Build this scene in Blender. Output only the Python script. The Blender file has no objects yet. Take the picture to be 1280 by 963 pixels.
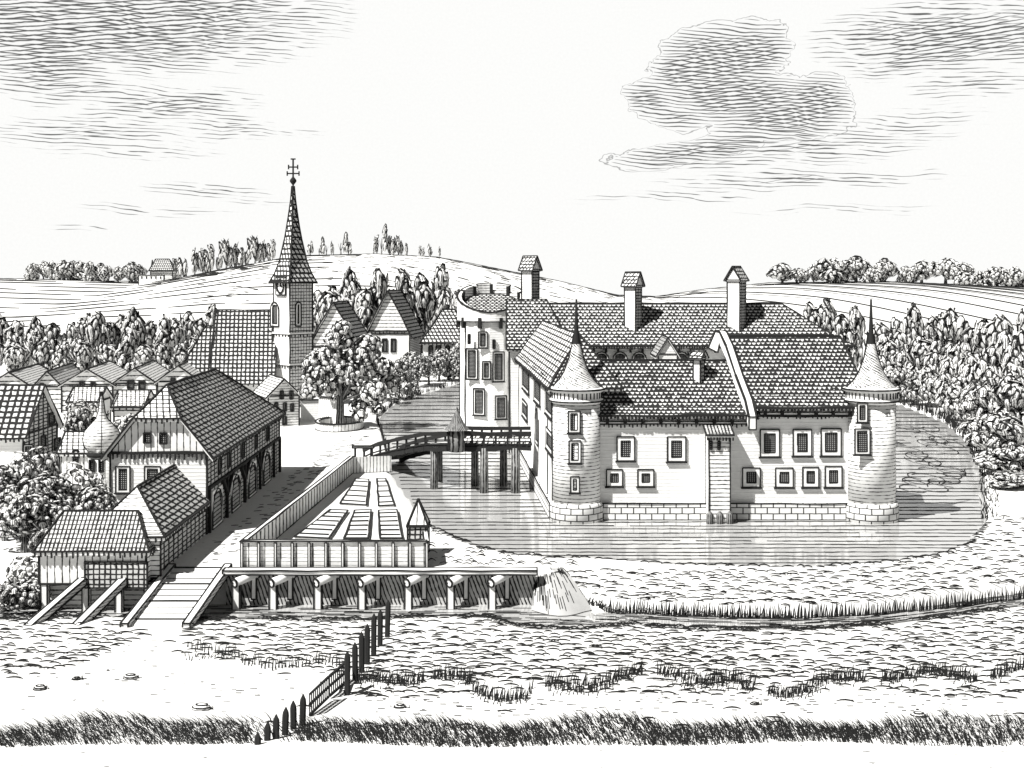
import bpy, math, random
import numpy as np
from mathutils import Vector
random.seed(7)
R = random.random
def U(a, b): return a + (b - a) * random.random()
SC = bpy.context.scene
COL = SC.collection
CZ, F, HY = 25.0, 1600.0, 340.0          # eye height (m), focal length (px), horizon row

def P(px, py, Y): return Vector(((px - 640) * Y / F, Y, CZ - (py - HY) * Y / F))
def G(px, py, z=0.0):
    Y = F * (CZ - z) / (py - HY)
    return Vector(((px - 640) * Y / F, Y, z))
def hit(px, py, p0, n):
    d = Vector(((px - 640) / F, 1, -(py - HY) / F)); c = Vector((0, 0, CZ))
    return c + d * ((Vector(p0) - c).dot(n) / d.dot(n))

# ------------------------------------------------------------------ materials
class NT:
    def __init__(s, tree): s.t = tree; s.N = tree.nodes; s.L = tree.links
    def put(s, sock, v):
        if isinstance(v, bpy.types.NodeSocket): s.L.new(v, sock)
        else: sock.default_value = v
    def m(s, op, a, b=None, c=None, clamp=False):
        n = s.N.new('ShaderNodeMath'); n.operation = op; n.use_clamp = clamp
        s.put(n.inputs[0], a)
        if b is not None: s.put(n.inputs[1], b)
        if c is not None: s.put(n.inputs[2], c)
        return n.outputs[0]
    def add(s, a, b): return s.m('ADD', a, b)
    def sub(s, a, b): return s.m('SUBTRACT', a, b)
    def mul(s, a, b): return s.m('MULTIPLY', a, b)
    def mx(s, a, b): return s.m('MAXIMUM', a, b)
    def sep(s, v):
        n = s.N.new('ShaderNodeSeparateXYZ'); s.L.new(v, n.inputs[0]); return n.outputs
    def comb(s, x, y, z=0.0):
        n = s.N.new('ShaderNodeCombineXYZ')
        for i, v in enumerate((x, y, z)): s.put(n.inputs[i], v)
        return n.outputs[0]
    def noise(s, v, scale=1.0, detail=2.0, rough=.5):
        n = s.N.new('ShaderNodeTexNoise'); s.L.new(v, n.inputs['Vector'])
        n.inputs['Scale'].default_value = scale; n.inputs['Detail'].default_value = detail
        n.inputs['Roughness'].default_value = rough
        return n.outputs['Fac']
    def lines(s, co, spacing, w, soft=.14):
        f = s.m('FRACT', s.m('DIVIDE', co, spacing))
        d = s.mul(s.m('ABSOLUTE', s.sub(f, .5)), 2.0)
        return s.m('ADD', s.m('DIVIDE', s.sub(w, d), soft), .5, clamp=True)
    def ramp(s, v, a, b, lo=0.0, hi=1.0):
        n = s.N.new('ShaderNodeMapRange'); n.clamp = True
        s.put(n.inputs[0], v); n.inputs[1].default_value = a; n.inputs[2].default_value = b
        n.inputs[3].default_value = lo; n.inputs[4].default_value = hi
        return n.outputs[0]
    def mix(s, f, a, b):
        n = s.N.new('ShaderNodeMix'); n.data_type = 'RGBA'
        s.put(n.inputs[0], f)
        for k, v in ((6, a), (7, b)):
            if isinstance(v, float): v = (v, v, v * .985, 1)
            s.put(n.inputs[k], v)
        return n.outputs[2]

PAPER, INK = .80, .022
def newmat(name, rough=.9):
    m = bpy.data.materials.new(name); m.use_nodes = True
    nt = NT(m.node_tree); b = m.node_tree.nodes['Principled BSDF']
    b.inputs['Roughness'].default_value = rough
    b.inputs['Specular IOR Level'].default_value = .12
    return m, nt, b
def finish(nt, b, fac, paper=PAPER, ink=INK, pvec=None, bump=None):
    tc = nt.N.new('ShaderNodeTexCoord')
    g = nt.noise(tc.outputs['Object'], 1.3, 6, .7)
    pp = nt.mix(nt.ramp(g, .3, .75), paper * 1.02, paper * .88)
    nt.L.new(nt.mix(fac, pp, float(ink)), b.inputs['Base Color'])
    if bump is not None:
        bn = nt.N.new('ShaderNodeBump'); bn.inputs['Strength'].default_value = bump[1]
        bn.inputs['Distance'].default_value = bump[2]
        nt.put(bn.inputs['Height'], bump[0]); nt.L.new(bn.outputs[0], b.inputs['Normal'])
def uvw(nt, wob=.06, ws=.9):
    tc = nt.N.new('ShaderNodeTexCoord'); o = nt.sep(tc.outputs['UV']); ob = tc.outputs['Object']
    n1 = nt.noise(ob, ws, 3); n2 = nt.noise(ob, ws * 1.37, 3)
    u = nt.add(o[0], nt.mul(nt.sub(n1, .5), wob * 2)); v = nt.add(o[1], nt.mul(nt.sub(n2, .5), wob * 2))
    return u, v, ob
M = {}
def linemat(name, hs=None, vs=None, hw=.2, vw=.2, wob=.06, paper=PAPER, slant=0.0, brk=.0, ink=INK, hslant=0.0):
    m, nt, b = newmat(name)
    u, v, ob = uvw(nt, wob)
    n = nt.noise(ob, 2.1, 2)
    var = nt.ramp(n, .3, .7, 1 - brk, 1 + brk * .6)
    fac = 0.0
    if hs: fac = nt.lines(nt.add(v, nt.mul(u, hslant)), hs, nt.mul(var, hw))
    if vs:
        f2 = nt.lines(nt.add(u, nt.mul(v, slant)), vs, nt.mul(var, vw))
        fac = nt.mx(fac, f2) if hs else f2
    finish(nt, b, fac, paper, ink)
    M[name] = m
def scalemat(name, s, a=.16, k=2.6, wob=.05, paper=.72, asp=1.0):
    m, nt, b = newmat(name)
    u, v, ob = uvw(nt, wob)
    vv = nt.m('DIVIDE', v, s * asp); row = nt.m('FLOOR', vv); fv = nt.m('FRACT', vv)
    off = nt.mul(nt.m('MODULO', row, 2.0), .5)
    fu = nt.sub(nt.m('FRACT', nt.add(nt.m('DIVIDE', u, s), off)), .5)
    n = nt.noise(ob, 1.7, 3)
    edge = nt.add(nt.mul(nt.mul(fu, fu), k), nt.ramp(n, .3, .7, a * .5, a * 1.7))
    fac = nt.m('ADD', nt.m('DIVIDE', nt.sub(edge, fv), .12), .5, clamp=True)
    side = nt.ramp(nt.m('ABSOLUTE', fu), .40, .48)
    finish(nt, b, nt.mx(fac, side), paper, INK, bump=(fv, .5, .08))
    M[name] = m

m, nt, b = newmat('ink_line'); finish(nt, b, 1.0); M['ink'] = m
m, nt, b = newmat('lime_plaster')
u, v, ob = uvw(nt, .05)
hl = nt.lines(v, .36, .25, .5); sp = nt.ramp(nt.noise(ob, 5, 3), .70, .74)
finish(nt, b, nt.mul(sp, .35), PAPER, .3, bump=(hl, .45, .05)); M['plaster'] = m
m, nt, b = newmat('pale_stone'); finish(nt, b, 0.0, .82); M['pale'] = m
linemat('plank_h', hs=.42, hw=.24, brk=.5)
linemat('plaster_hatched', hs=.36, hw=.2, brk=1.0, wob=.04)  # broken ink hatch in place of engraved shading on round walls
linemat('spire_hatch', hs=.3, hw=.36, paper=.7, brk=1.0, wob=.03, hslant=.5)
linemat('plank_h_far', hs=.85, hw=.26, brk=.5)
linemat('plank_v', vs=.62, vw=.17, brk=.5)
linemat('board_shade_grid', hs=.42, vs=.46, hw=.36, vw=.36, brk=.4, paper=.55)  # boarding, plus shade put into the colour of right-facing walls
linemat('church_stone_shade', hs=.6, vs=.62, hw=.28, vw=.2, brk=.6, paper=.72)  # stone courses, darkened by hatch to hold the tower's shaded sides
linemat('tile_light', hs=.55, vs=.62, hw=.27, vw=.27, slant=.25, brk=.4, paper=.76)
linemat('tile_ribbed', hs=.45, vs=.34, hw=.26, vw=.48, slant=0, brk=.4, paper=.55)
linemat('tile_cross', hs=.58, vs=.58, hw=.40, vw=.38, slant=-.55, hslant=.0, brk=.4, paper=.7)
linemat('tile_far', hs=.95, vs=.95, hw=.42, vw=.42, slant=.5, brk=.4, paper=.68)
linemat('tile_street', hs=.5, vs=1.5, hw=.42, vw=.36, slant=1.1, brk=.4, wob=.1, paper=.66)
linemat('board_shade_street', hs=.42, vs=1.5, hw=.36, vw=.36, brk=.4, wob=.08, paper=.5)  # same grid stretched for street walls, their shade put into the colour
linemat('tile_wing', hs=.6, vs=2.1, hw=.34, vw=.42, slant=.5, brk=.4, wob=.08, paper=.74)
linemat('tile_nave', hs=.85, vs=.8, hw=.46, vw=.46, slant=.08, brk=.4, paper=.6)
linemat('lattice', hs=.2, vs=.2, hw=.62, vw=.62, wob=.01, paper=.5)
linemat('earth_hatch', hs=None, vs=.34, vw=.42, slant=.35, brk=.6, wob=.12, paper=.5)
linemat('log_side', hs=.22, hw=.25, brk=.6, wob=.03, paper=.7)
linemat('bark', vs=.22, vw=.5, brk=.6, wob=.05, paper=.26)
scalemat('tile_scale', .5, a=.48, k=3.2, paper=.62)
scalemat('tile_scale_mid', .66, a=.42, k=3.0, paper=.64)
scalemat('tile_scale_fine', .5, a=.2, k=2.9)
# ashlar blocks
m, nt, b = newmat('ashlar')
u, v, ob = uvw(nt, .04)
hh = nt.lines(v, .62, .16, .1)
row = nt.m('FLOOR', nt.add(nt.m('DIVIDE', v, .62), .5))
vv_ = nt.lines(nt.add(u, nt.mul(nt.m('MODULO', row, 2.0), .62)), 1.24, .10, .06)
finish(nt, b, nt.mx(hh, vv_), .76); M['ashlar'] = m
# ground
m, nt, b = newmat('ground_soil', 1.0)
tc = nt.N.new('ShaderNodeTexCoord'); o = nt.sep(tc.outputs['Object'])
vec = nt.comb(nt.mul(o[0], 1.1), nt.mul(o[1], 1.8), o[2])
s1 = nt.ramp(nt.noise(vec, 1.0, 2, .5), .70, .74, 0, .75)
finish(nt, b, s1, .70, .06); M['ground'] = m
# field furrow bearing far ground gets the same material; water
m, nt, b = newmat('moat_water', .09)
b.inputs['Specular IOR Level'].default_value = .5
tc = nt.N.new('ShaderNodeTexCoord'); o = nt.sep(tc.outputs['Object'])
vec = nt.comb(nt.mul(o[0], .35), nt.mul(o[1], 1.6), 0.0)
nn = nt.noise(vec, 1.2, 3)
finish(nt, b, 0.0, .44, bump=(nn, .12, .08)); M['water'] = m
# foliage clumps: pale leaf mass with an inked scalloped rim
def leafmat(name, rim, inner, paper, ink=INK):
    m, nt, b = newmat(name)
    tc = nt.N.new('ShaderNodeTexCoord'); o = nt.sep(tc.outputs['UV'])
    r = nt.m('SQRT', nt.add(nt.mul(o[0], o[0]), nt.mul(o[1], o[1])))
    n = nt.noise(tc.outputs['Object'], 1.5, 2)
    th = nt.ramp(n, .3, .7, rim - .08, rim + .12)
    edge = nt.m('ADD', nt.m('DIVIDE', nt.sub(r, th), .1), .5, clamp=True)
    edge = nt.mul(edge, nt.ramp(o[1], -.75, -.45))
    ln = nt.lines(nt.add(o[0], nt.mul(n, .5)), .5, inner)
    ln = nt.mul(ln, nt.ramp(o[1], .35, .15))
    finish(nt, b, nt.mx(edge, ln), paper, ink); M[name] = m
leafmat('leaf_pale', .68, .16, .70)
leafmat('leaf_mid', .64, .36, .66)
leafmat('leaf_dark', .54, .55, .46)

# ------------------------------------------------------------------ mesh builder
class MB:
    def __init__(s): s.v = []; s.f = []; s.m = []; s.uv = []; s.sm = []; s.keys = set()
    def face(s, pts, mat, uv=None, smooth=False):
        pts = [Vector(p) for p in pts]
        i0 = len(s.v); s.v += pts; s.f.append(list(range(i0, i0 + len(pts)))); s.m.append(mat); s.sm.append(smooth)
        if uv is None:
            n = Vector((0, 0, 0))
            for i in range(len(pts)):
                a, b = pts[i], pts[(i + 1) % len(pts)]
                n += Vector(((a.y - b.y) * (a.z + b.z), (a.z - b.z) * (a.x + b.x), (a.x - b.x) * (a.y + b.y)))
            if n.length < 1e-9: n = Vector((0, 0, 1))
            n.normalize()
            if abs(n.z) > .995: ua, va = Vector((1, 0, 0)), Vector((0, 1, 0))
            else: ua = Vector((-n.y, n.x, 0)).normalized(); va = n.cross(ua); va = va if va.z > 0 else -va
            uv = [(p.dot(ua), p.dot(va)) for p in pts]
        s.uv.append(uv)
    def edge(s, a, b, w, mat='ink', wob=.35):
        a = Vector(a); b = Vector(b); k = tuple(sorted([tuple(round(c, 2) for c in a), tuple(round(c, 2) for c in b)]))
        if k in s.keys: return
        s.keys.add(k); L = (b - a).length
        if L < 1e-3: return
        n = max(1, min(14, int(L / 2.2))); d = (b - a) / L
        r = d.cross(Vector((0, 0, 1)))
        if r.length < .1: r = Vector((1, 0, 0))
        r.normalize(); t = r.cross(d)
        pr = None
        for i in range(n + 1):
            c = a + (b - a) * (i / n)
            if 0 < i < n: c = c + r * U(-wob, wob) * w + t * U(-wob, wob) * w
            ww = w * U(.8, 1.2) * .62
            ring = [c + r * ww * x + t * ww * y for x, y in ((1, 1), (-1, 1), (-1, -1), (1, -1))]
            if pr:
                for q in range(4): s.face([pr[q], pr[(q + 1) % 4], ring[(q + 1) % 4], ring[q]], mat)
            else: s.face(ring, mat)
            pr = ring
        s.face(pr[::-1], mat)
    def loop(s, pts, w, mat='ink'):
        for i in range(len(pts)): s.edge(pts[i], pts[(i + 1) % len(pts)], w, mat)
    def poly(s, pts, mat, w=0):
        s.face(pts, mat)
        if w: s.loop(pts, w)
    def box(s, c, ax, ay, sx, sy, sz, mat, w=0, az=Vector((0, 0, 1)), mats=None):
        """c centre of the bottom face; ax, ay, az unit vectors"""
        c = Vector(c); ax = Vector(ax) * sx / 2; ay = Vector(ay) * sy / 2; az = Vector(az) * sz
        b = [c - ax - ay, c + ax - ay, c + ax + ay, c - ax + ay]; t = [p + az for p in b]
        mats = mats or {}
        s.face(b[::-1], mat); s.face(t, mats.get('top', mat))
        for i in range(4): s.face([b[i], b[(i + 1) % 4], t[(i + 1) % 4], t[i]], mats.get(i, mat))
        if w:
            s.loop(b, w); s.loop(t, w)
            for i in range(4): s.edge(b[i], t[i], w)
    def slab(s, pts, th, mat, w=0, side='pale', under='pale'):
        pts = [Vector(p) for p in pts]; lo = [p - Vector((0, 0, th)) for p in pts]
        s.face(pts, mat); s.face(lo[::-1], under)
        for i in range(len(pts)):
            j = (i + 1) % len(pts); s.face([lo[i], lo[j], pts[j], pts[i]], side)
        if w: s.loop(pts, w)
    def tube(s, a, b, r0, r1, mat, n=10, caps=True, capmat=None, w=0):
        a = Vector(a); b = Vector(b); d = (b - a).normalized(); r = d.cross(Vector((0, 0, 1)))
        if r.length < .1: r = Vector((1, 0, 0))
        r.normalize(); t = r.cross(d)
        A = [a + (r * math.cos(q * 2 * math.pi / n) + t * math.sin(q * 2 * math.pi / n)) * r0 for q in range(n)]
        B = [b + (r * math.cos(q * 2 * math.pi / n) + t * math.sin(q * 2 * math.pi / n)) * r1 for q in range(n)]
        L = (b - a).length
        for q in range(n):
            k = (q + 1) % n
            s.face([A[q], A[k], B[k], B[q]], mat, [(q * .2, 0), (q * .2 + .2, 0), (q * .2 + .2, L), (q * .2, L)], True)
        if caps: s.face(A[::-1], capmat or mat); s.face(B, capmat or mat)
        if w: s.loop(A, w); s.loop(B, w)
    def lathe(s, c, prof, n, mat, phase=0.0, mats=None, smooth=True, cap=True):
        c = Vector(c); rings = []
        for r, z in prof:
            rings.append([c + Vector((r * math.cos(phase + q * 2 * math.pi / n), r * math.sin(phase + q * 2 * math.pi / n), z)) for q in range(n)])
        vl = 0.0
        for i in range(len(prof) - 1):
            seg = math.hypot(prof[i + 1][0] - prof[i][0], prof[i + 1][1] - prof[i][1])
            mt = mats[i] if mats else mat
            ra = max(prof[i][0], prof[i + 1][0], .3); arc = 2 * math.pi * ra / n
            for q in range(n):
                k = (q + 1) % n
                s.face([rings[i][q], rings[i][k], rings[i + 1][k], rings[i + 1][q]], mt,
                       [(q * arc, vl), ((q + 1) * arc, vl), ((q + 1) * arc, vl + seg), (q * arc, vl + seg)], smooth)
            vl += seg
        if cap: s.face(rings[-1], mats[-1] if mats else mat); s.face(rings[0][::-1], mats[0] if mats else mat)
        return rings
    def build(s, name, parent=None, origin=None):
        me = bpy.data.meshes.new(name); o = bpy.data.objects.new(name, me); COL.objects.link(o)
        org = Vector(origin) if origin is not None else Vector((0, 0, 0))
        if parent is not None:
            o.parent = parent; org = parent.location.copy()
        elif origin is not None: o.location = org
        me.from_pydata([tuple(p - org) for p in s.v], [], s.f)
        names = list(dict.fromkeys(s.m)); idx = {k: i for i, k in enumerate(names)}
        for k in names: me.materials.append(M[k])
        me.polygons.foreach_set('material_index', [idx[k] for k in s.m])
        me.polygons.foreach_set('use_smooth', s.sm)
        ul = me.uv_layers.new(name='UVMap')
        ul.data.foreach_set('uv', [c for f in s.uv for p in f for c in p])
        me.update()
        if any(s.sm):                                     # weld so that smooth faces share vertices
            import bmesh
            bm = bmesh.new(); bm.from_mesh(me); bmesh.ops.remove_doubles(bm, verts=bm.verts, dist=1e-4); bm.to_mesh(me); bm.free()
        return o

def tag(o, label, cat, group=None, kind=None):
    if label: o['label'] = label
    if cat: o['category'] = cat
    if group: o['group'] = group
    if kind: o['kind'] = kind
    return o
def thing(name, label, cat, loc, group=None):
    o = bpy.data.objects.new(name, None); COL.objects.link(o); o.location = Vector(loc); o.empty_display_size = 1
    return tag(o, label, cat, group)
def V2(x, y): return Vector((x, y, 0))

# ------------------------------------------------------------------ terrain
sst = lambda t: (lambda q: q * q * (3 - 2 * q))(np.clip(t, 0, 1))
MOAT_PX = [(484, 577), (478, 548), (470, 526), (492, 506), (530, 492), (578, 478), (700, 474), (900, 482), (1000, 490), (1125, 506), (1180, 527),
           (1212, 555), (1232, 600), (1236, 655), (1215, 681), (1180, 695), (1100, 707), (1000, 712), (850, 709), (750, 702), (690, 700),
           (640, 696), (600, 687), (565, 674), (535, 660), (520, 640), (500, 612), (490, 598)]
MOAT = [G(x, y, -.35) for x, y in MOAT_PX]
BROOK = [G(x, y, -2.9) for x, y in [(-700, 768), (-60, 768), (290, 769), (500, 768), (600, 769), (700, 768), (760, 774), (900, 780), (1000, 782), (1100, 776), (1180, 766), (1243, 755), (1400, 736), (1800, 720)]]
RPX = [(-900, 345), (-200, 346), (30, 349), (200, 353), (250, 345), (300, 335), (380, 320), (470, 318), (550, 322), (620, 336), (700, 352), (770, 369), (820, 371), (880, 362), (960, 354), (1100, 352), (1245, 358), (1600, 355), (2200, 350)]
YR = 650.0
RX = [(p - 640) * YR / F for p, _ in RPX]; RZ = [CZ - (q - HY) * YR / F for _, q in RPX]
def sdist(x, y, poly):
    ins = np.zeros(x.shape, bool); d = np.full(x.shape, 1e9)
    n = len(poly)
    for i in range(n):
        a, b = poly[i], poly[(i + 1) % n]
        ex, ey = b.x - a.x, b.y - a.y
        t = np.clip(((x - a.x) * ex + (y - a.y) * ey) / (ex * ex + ey * ey), 0, 1)
        d = np.minimum(d, np.hypot(x - a.x - t * ex, y - a.y - t * ey))
        c = ((a.y > y) != (b.y > y)) & (x < ex * (y - a.y) / (ey if abs(ey) > 1e-9 else 1e-9) + a.x)
        ins ^= c
    return np.where(ins, d, -d)
def terrain(x, y):
    x = np.asarray(x, float); y = np.asarray(y, float)
    ridge = np.interp(x * np.where(y > YR, YR / np.maximum(y, 1), 1.0), RX, RZ)
    s = sst((y - 320) / (YR - 320)); back = sst((y - YR) / 900)
    z = ridge * s * (1 - back) - 110 * back
    z = z + 1.2 * np.sin(x / 37) * np.sin(y / 51) * s * (1 - s) * 4
    yb = np.interp(x, [p.x for p in BROOK], [p.y for p in BROOK])
    low = -2.55 - .35 * (1 - sst((y - 85) / 1.2)) + .12 * np.sin(x / 5 + y / 7) + .08 * np.sin(x / 2.3 - y / 3)
    up = np.zeros(x.shape)
    wallz = np.where(y > 107.7, up, low)
    wallz = low + (up - low) * sst((y - 107.65) / .7)
    rs = sst((y - (yb + 2.6)) / 6.5); right = -1.9 * (1 - rs)
    right = np.where(y < yb + 2.6, low + (-1.9 - low) * sst((y - yb - 1.9) / .7), right)
    k = sst((x - 2.0) / 4.5)
    front = wallz * (1 - k) + right * k
    chan_hi = np.where(x < 2.0, 107.2, yb + 2.4)
    inch = sst((y - (yb - 2.6)) / .8) * (1 - sst((y - chan_hi) / .8))
    pool = sst((1 - np.hypot((x - 4.5) / 6.2, (y - 103.0) / 5.0)) / .2)
    near = front - .75 * np.maximum(inch, pool)
    z = np.where(y < 125, near, z)
    d = sdist(x, y, MOAT)
    z = np.where((y > 100) & (y < 330), z * np.where(d > -1, np.clip(-d, 0, 1), 1) - 1.3 * sst((d + .2) / 1.2), z)
    return z
def tz(x, y): return float(terrain(np.array([x]), np.array([y]))[0])

rows = list(np.arange(58, 98, .8)) + list(np.arange(98, 112, .3)) + list(np.arange(112, 180, 1.0)) + list(np.arange(180, 310, 2.2)) + list(np.arange(310, 660, 8)) + list(np.arange(660, 2600, 60))
us = np.arange(-.80, .8001, .0058)
YY, UU = np.meshgrid(np.array(rows), us, indexing='ij'); XX = UU * YY
ZZ = terrain(XX, YY)
nv, nu = YY.shape
verts = np.stack([XX.ravel(), YY.ravel(), ZZ.ravel()], 1)
ii = (np.arange(nv - 1)[:, None] * nu + np.arange(nu - 1)[None, :]).ravel()
faces = np.stack([ii, ii + 1, ii + 1 + nu, ii + nu], 1)
me = bpy.data.meshes.new('ground'); me.from_pydata(verts.tolist(), [], faces.tolist()); me.materials.append(M['ground'])
me.polygons.foreach_set('use_smooth', [True] * len(me.polygons)); me.update()
go = bpy.data.objects.new('ground', me); COL.objects.link(go); go['kind'] = 'structure'

def sheet(name, pts, mat, z=None):
    mb = MB(); mb.face([Vector((p.x, p.y, p.z if z is None else z)) for p in pts], mat)
    o = mb.build(name); o['kind'] = 'structure'; return o
def grow(poly, d):
    n = len(poly); out = []
    A = sum(poly[i].x * poly[(i + 1) % n].y - poly[(i + 1) % n].x * poly[i].y for i in range(n)); sg = 1 if A > 0 else -1
    for i in range(n):
        e = (poly[(i + 1) % n] - poly[i - 1]); e.z = 0; e.normalize()
        out.append(poly[i] + Vector((e.y, -e.x, 0)) * d * sg)
    return out
mw = sheet('moat_water', grow(MOAT, .7)[::-1] if False else grow(MOAT, .7), 'water', -.35)
bl = [Vector((p.x, p.y - 2.7, 0)) for p in BROOK if p.x < -3] + [Vector((x, y, 0)) for x, y in ((-2, 100.3), (1, 98.6), (4.5, 97.9), (8, 98.4), (11, 100.2))] + [Vector((p.x, p.y - 2.7, 0)) for p in BROOK if p.x > 13]
bh = [Vector((x, 107.75, 0)) for x in (-150, -80, -30, 1.9)] + [Vector((12, 106.8, 0))] + [Vector((p.x, p.y + 2.6, 0)) for p in BROOK if p.x > 13]
sheet('brook_water', bl + bh[::-1], 'water', -2.95)
# sloping spill of water at the end of the walkway
mb = MB()
spx = [(2.2, 108.3), (6.5, 108.0)]
n = 7
for i in range(n):
    for j in range(6):
        def q(i, j):
            t = j / 6; a = i / n
            x = (2.1 + a * 2.2) * (1 - t) + (1.6 + a * 5.0) * t; y = 109.3 * (1 - t) + (105.6 - 1.9 * math.sin(math.pi * min(1, a * 1.05))) * t
            return Vector((x, y, -.28 - 2.6 * (t ** 1.4)))
        mb.face([q(i, j + 1), q(i + 1, j + 1), q(i + 1, j), q(i, j)], 'water', smooth=True)
o = mb.build('spill_water'); o['kind'] = 'structure'

# ------------------------------------------------------------------ generic architecture
def lw(Y): return Y * .0012
def window(par, x0, y0, x1, y1, p0, n, name='window', fr=.26, sill=True, arch=False, pane='lattice', lab=None, plain=False):
    """pixel rectangle measured on the photograph, laid on the wall plane through p0 with outward normal n"""
    n = Vector(n).normalized(); r = Vector((-n.y, n.x, 0)); k = .5 * (y0 + y1)
    a = hit(x0, k, p0, n); b = hit(x1, k, p0, n); w = abs((b - a).dot(r)); cx = .5 * (x0 + x1)
    zt = hit(cx, y0, p0, n).z; zb = hit(cx, y1, p0, n).z; h = zt - zb; c = hit(cx, y1, p0, n)
    return wbox(par, c, n, w, h, name, fr, sill, arch, pane, lab, plain)
def wbox(par, c, n, w, h, name='window', fr=.26, sill=True, arch=False, pane='lattice', lab=None, plain=False):
    n = Vector(n).normalized(); r = Vector((-n.y, n.x, 0)); W = lw(c.y); up = Vector((0, 0, 1))
    mb = MB(); t = .14
    def rect(x, z, sx, sz, d0, d1, mat, m=mb):
        m.box(c + r * x + up * z + n * (d0 + d1) / 2, r, n, sx, d1 - d0, sz, mat)
    if plain: fr = .0
    if not plain:
        rect(-w / 2 + fr / 2, 0, fr, h, -.05, t, 'pale'); rect(w / 2 - fr / 2, 0, fr, h, -.05, t, 'pale')
        rect(0, 0, w - 2 * fr, fr, -.05, t - .01, 'pale'); rect(0, h - fr, w - 2 * fr, fr, -.05, t - .01, 'pale')
    def ring(hw, z0, z1, d):
        if arch:
            pts = [c - r * hw + up * z0 + n * d, c + r * hw + up * z0 + n * d]
            for q in range(7):
                an = math.pi * q / 6
                pts.append(c + r * hw * math.cos(an) + up * (z1 - hw + hw * math.sin(an)) + n * d)
            return pts
        return [c + r * x + up * z + n * d for x, z in ((-hw, z0), (hw, z0), (hw, z1), (-hw, z1))]
    if not plain: mb.loop(ring(w / 2, 0, h, t), W * .62)
    mb.loop(ring(w / 2 - fr, fr, h - fr, t * .7), W * .5)
    if sill and not plain: rect(0, -.16, w + .3, .16, -.05, .28, 'ink')
    o = mb.build(name, par)
    if lab: o['label'] = lab
    pb = MB(); rg = ring(w / 2 - fr, fr, h - fr, .045)
    pb.face(rg, pane)
    pm = pb.build('pane', par)
    pm.parent = o; pm.location = (0, 0, 0)
    return o

def eave(mb, a, b, W, drop=.42, step=.5, dark=.55):
    """row of dark rafter ends hanging under an eave"""
    a = Vector(a); b = Vector(b); L = (b - a).length; d = (b - a) / L; k = int(L / step)
    nrm = Vector((d.y, -d.x, 0))
    for i in range(k):
        c = a + d * (i + .5 + U(-.15, .15)) * L / k
        h = drop * U(.6, 1.25)
        mb.box(c - Vector((0, 0, h + .02)), d, nrm, W * 1.1, .12, h, 'ink')

class Fr:
    """building frame: origin o (2D), ridge direction ax, ay to its left"""
    def __init__(s, ox, oy, ang): s.o = Vector((ox, oy, 0)); s.ax = Vector((math.cos(ang), math.sin(ang), 0)); s.ay = Vector((-s.ax.y, s.ax.x, 0))
    def __call__(s, x, y, z): return s.o + s.ax * x + s.ay * y + Vector((0, 0, z))
def roof(mb, f, x0, x1, y0, y1, ze, zr, mat, W, hl=0, hr=0, zl=None, zrr=None, ov=.5, th=.3, m2=None, yr=None, ea=.42, es=.5, ends=None, flare=0):
    """ridge along local x. hl/hr: inward shift of the ridge ends; zl/zrr: height where the hip starts (None = full hip)"""
    yr = (y0 + y1) / 2 if yr is None else yr
    sl = (zr - ze) / (yr - y0); y0 -= ov; y1 += ov; ze2 = ze - ov * sl * .55
    gl = ov * .8
    def end(x, h, zh, sgn):
        if h == 0: return [f(x - sgn * gl, yr, zr)], None
        if zh is None: return [f(x + sgn * h, yr, zr)], [f(x - sgn * gl, y0, ze2), f(x - sgn * gl, y1, ze2), f(x + sgn * h, yr, zr)]
        t = (zh - ze2) / (zr - ze2); ya = y0 + (yr - y0) * t; yb_ = y1 + (yr - y1) * t
        return [f(x + sgn * h, yr, zr), (f(x - sgn * gl, ya, zh), f(x - sgn * gl, yb_, zh))], [f(x - sgn * gl, ya, zh), f(x - sgn * gl, yb_, zh), f(x + sgn * h, yr, zr)]
    eL, hL = end(x0, hl, zl, 1); eR, hR = end(x1, hr, zrr, -1)
    xa, xb = x0 - gl, x1 + gl
    A = [f(xa, y0, ze2), f(xb, y0, ze2)] + ([eR[1][0]] if len(eR) > 1 else []) + [eR[0], eL[0]] + ([eL[1][0]] if len(eL) > 1 else [])
    B = [f(xb, y1, ze2), f(xa, y1, ze2)] + ([eL[1][1]] if len(eL) > 1 else []) + [eL[0], eR[0]] + ([eR[1][1]] if len(eR) > 1 else [])
    m2 = m2 or mat
    mb.slab(A, th, mat, W); mb.slab(B, th, mat, W)
    if hL: mb.slab([hL[1], hL[0], hL[2]], th, m2, W)
    if hR: mb.slab([hR[0], hR[1], hR[2]], th, m2, W)
    if ea:
        eave(mb, A[0], A[1], W, ea, es); eave(mb, B[0], B[1], W, ea, es)
        if hL: eave(mb, hL[1], hL[0], W, ea, es)
        if hR: eave(mb, hR[0], hR[1], W, ea, es)
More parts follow.
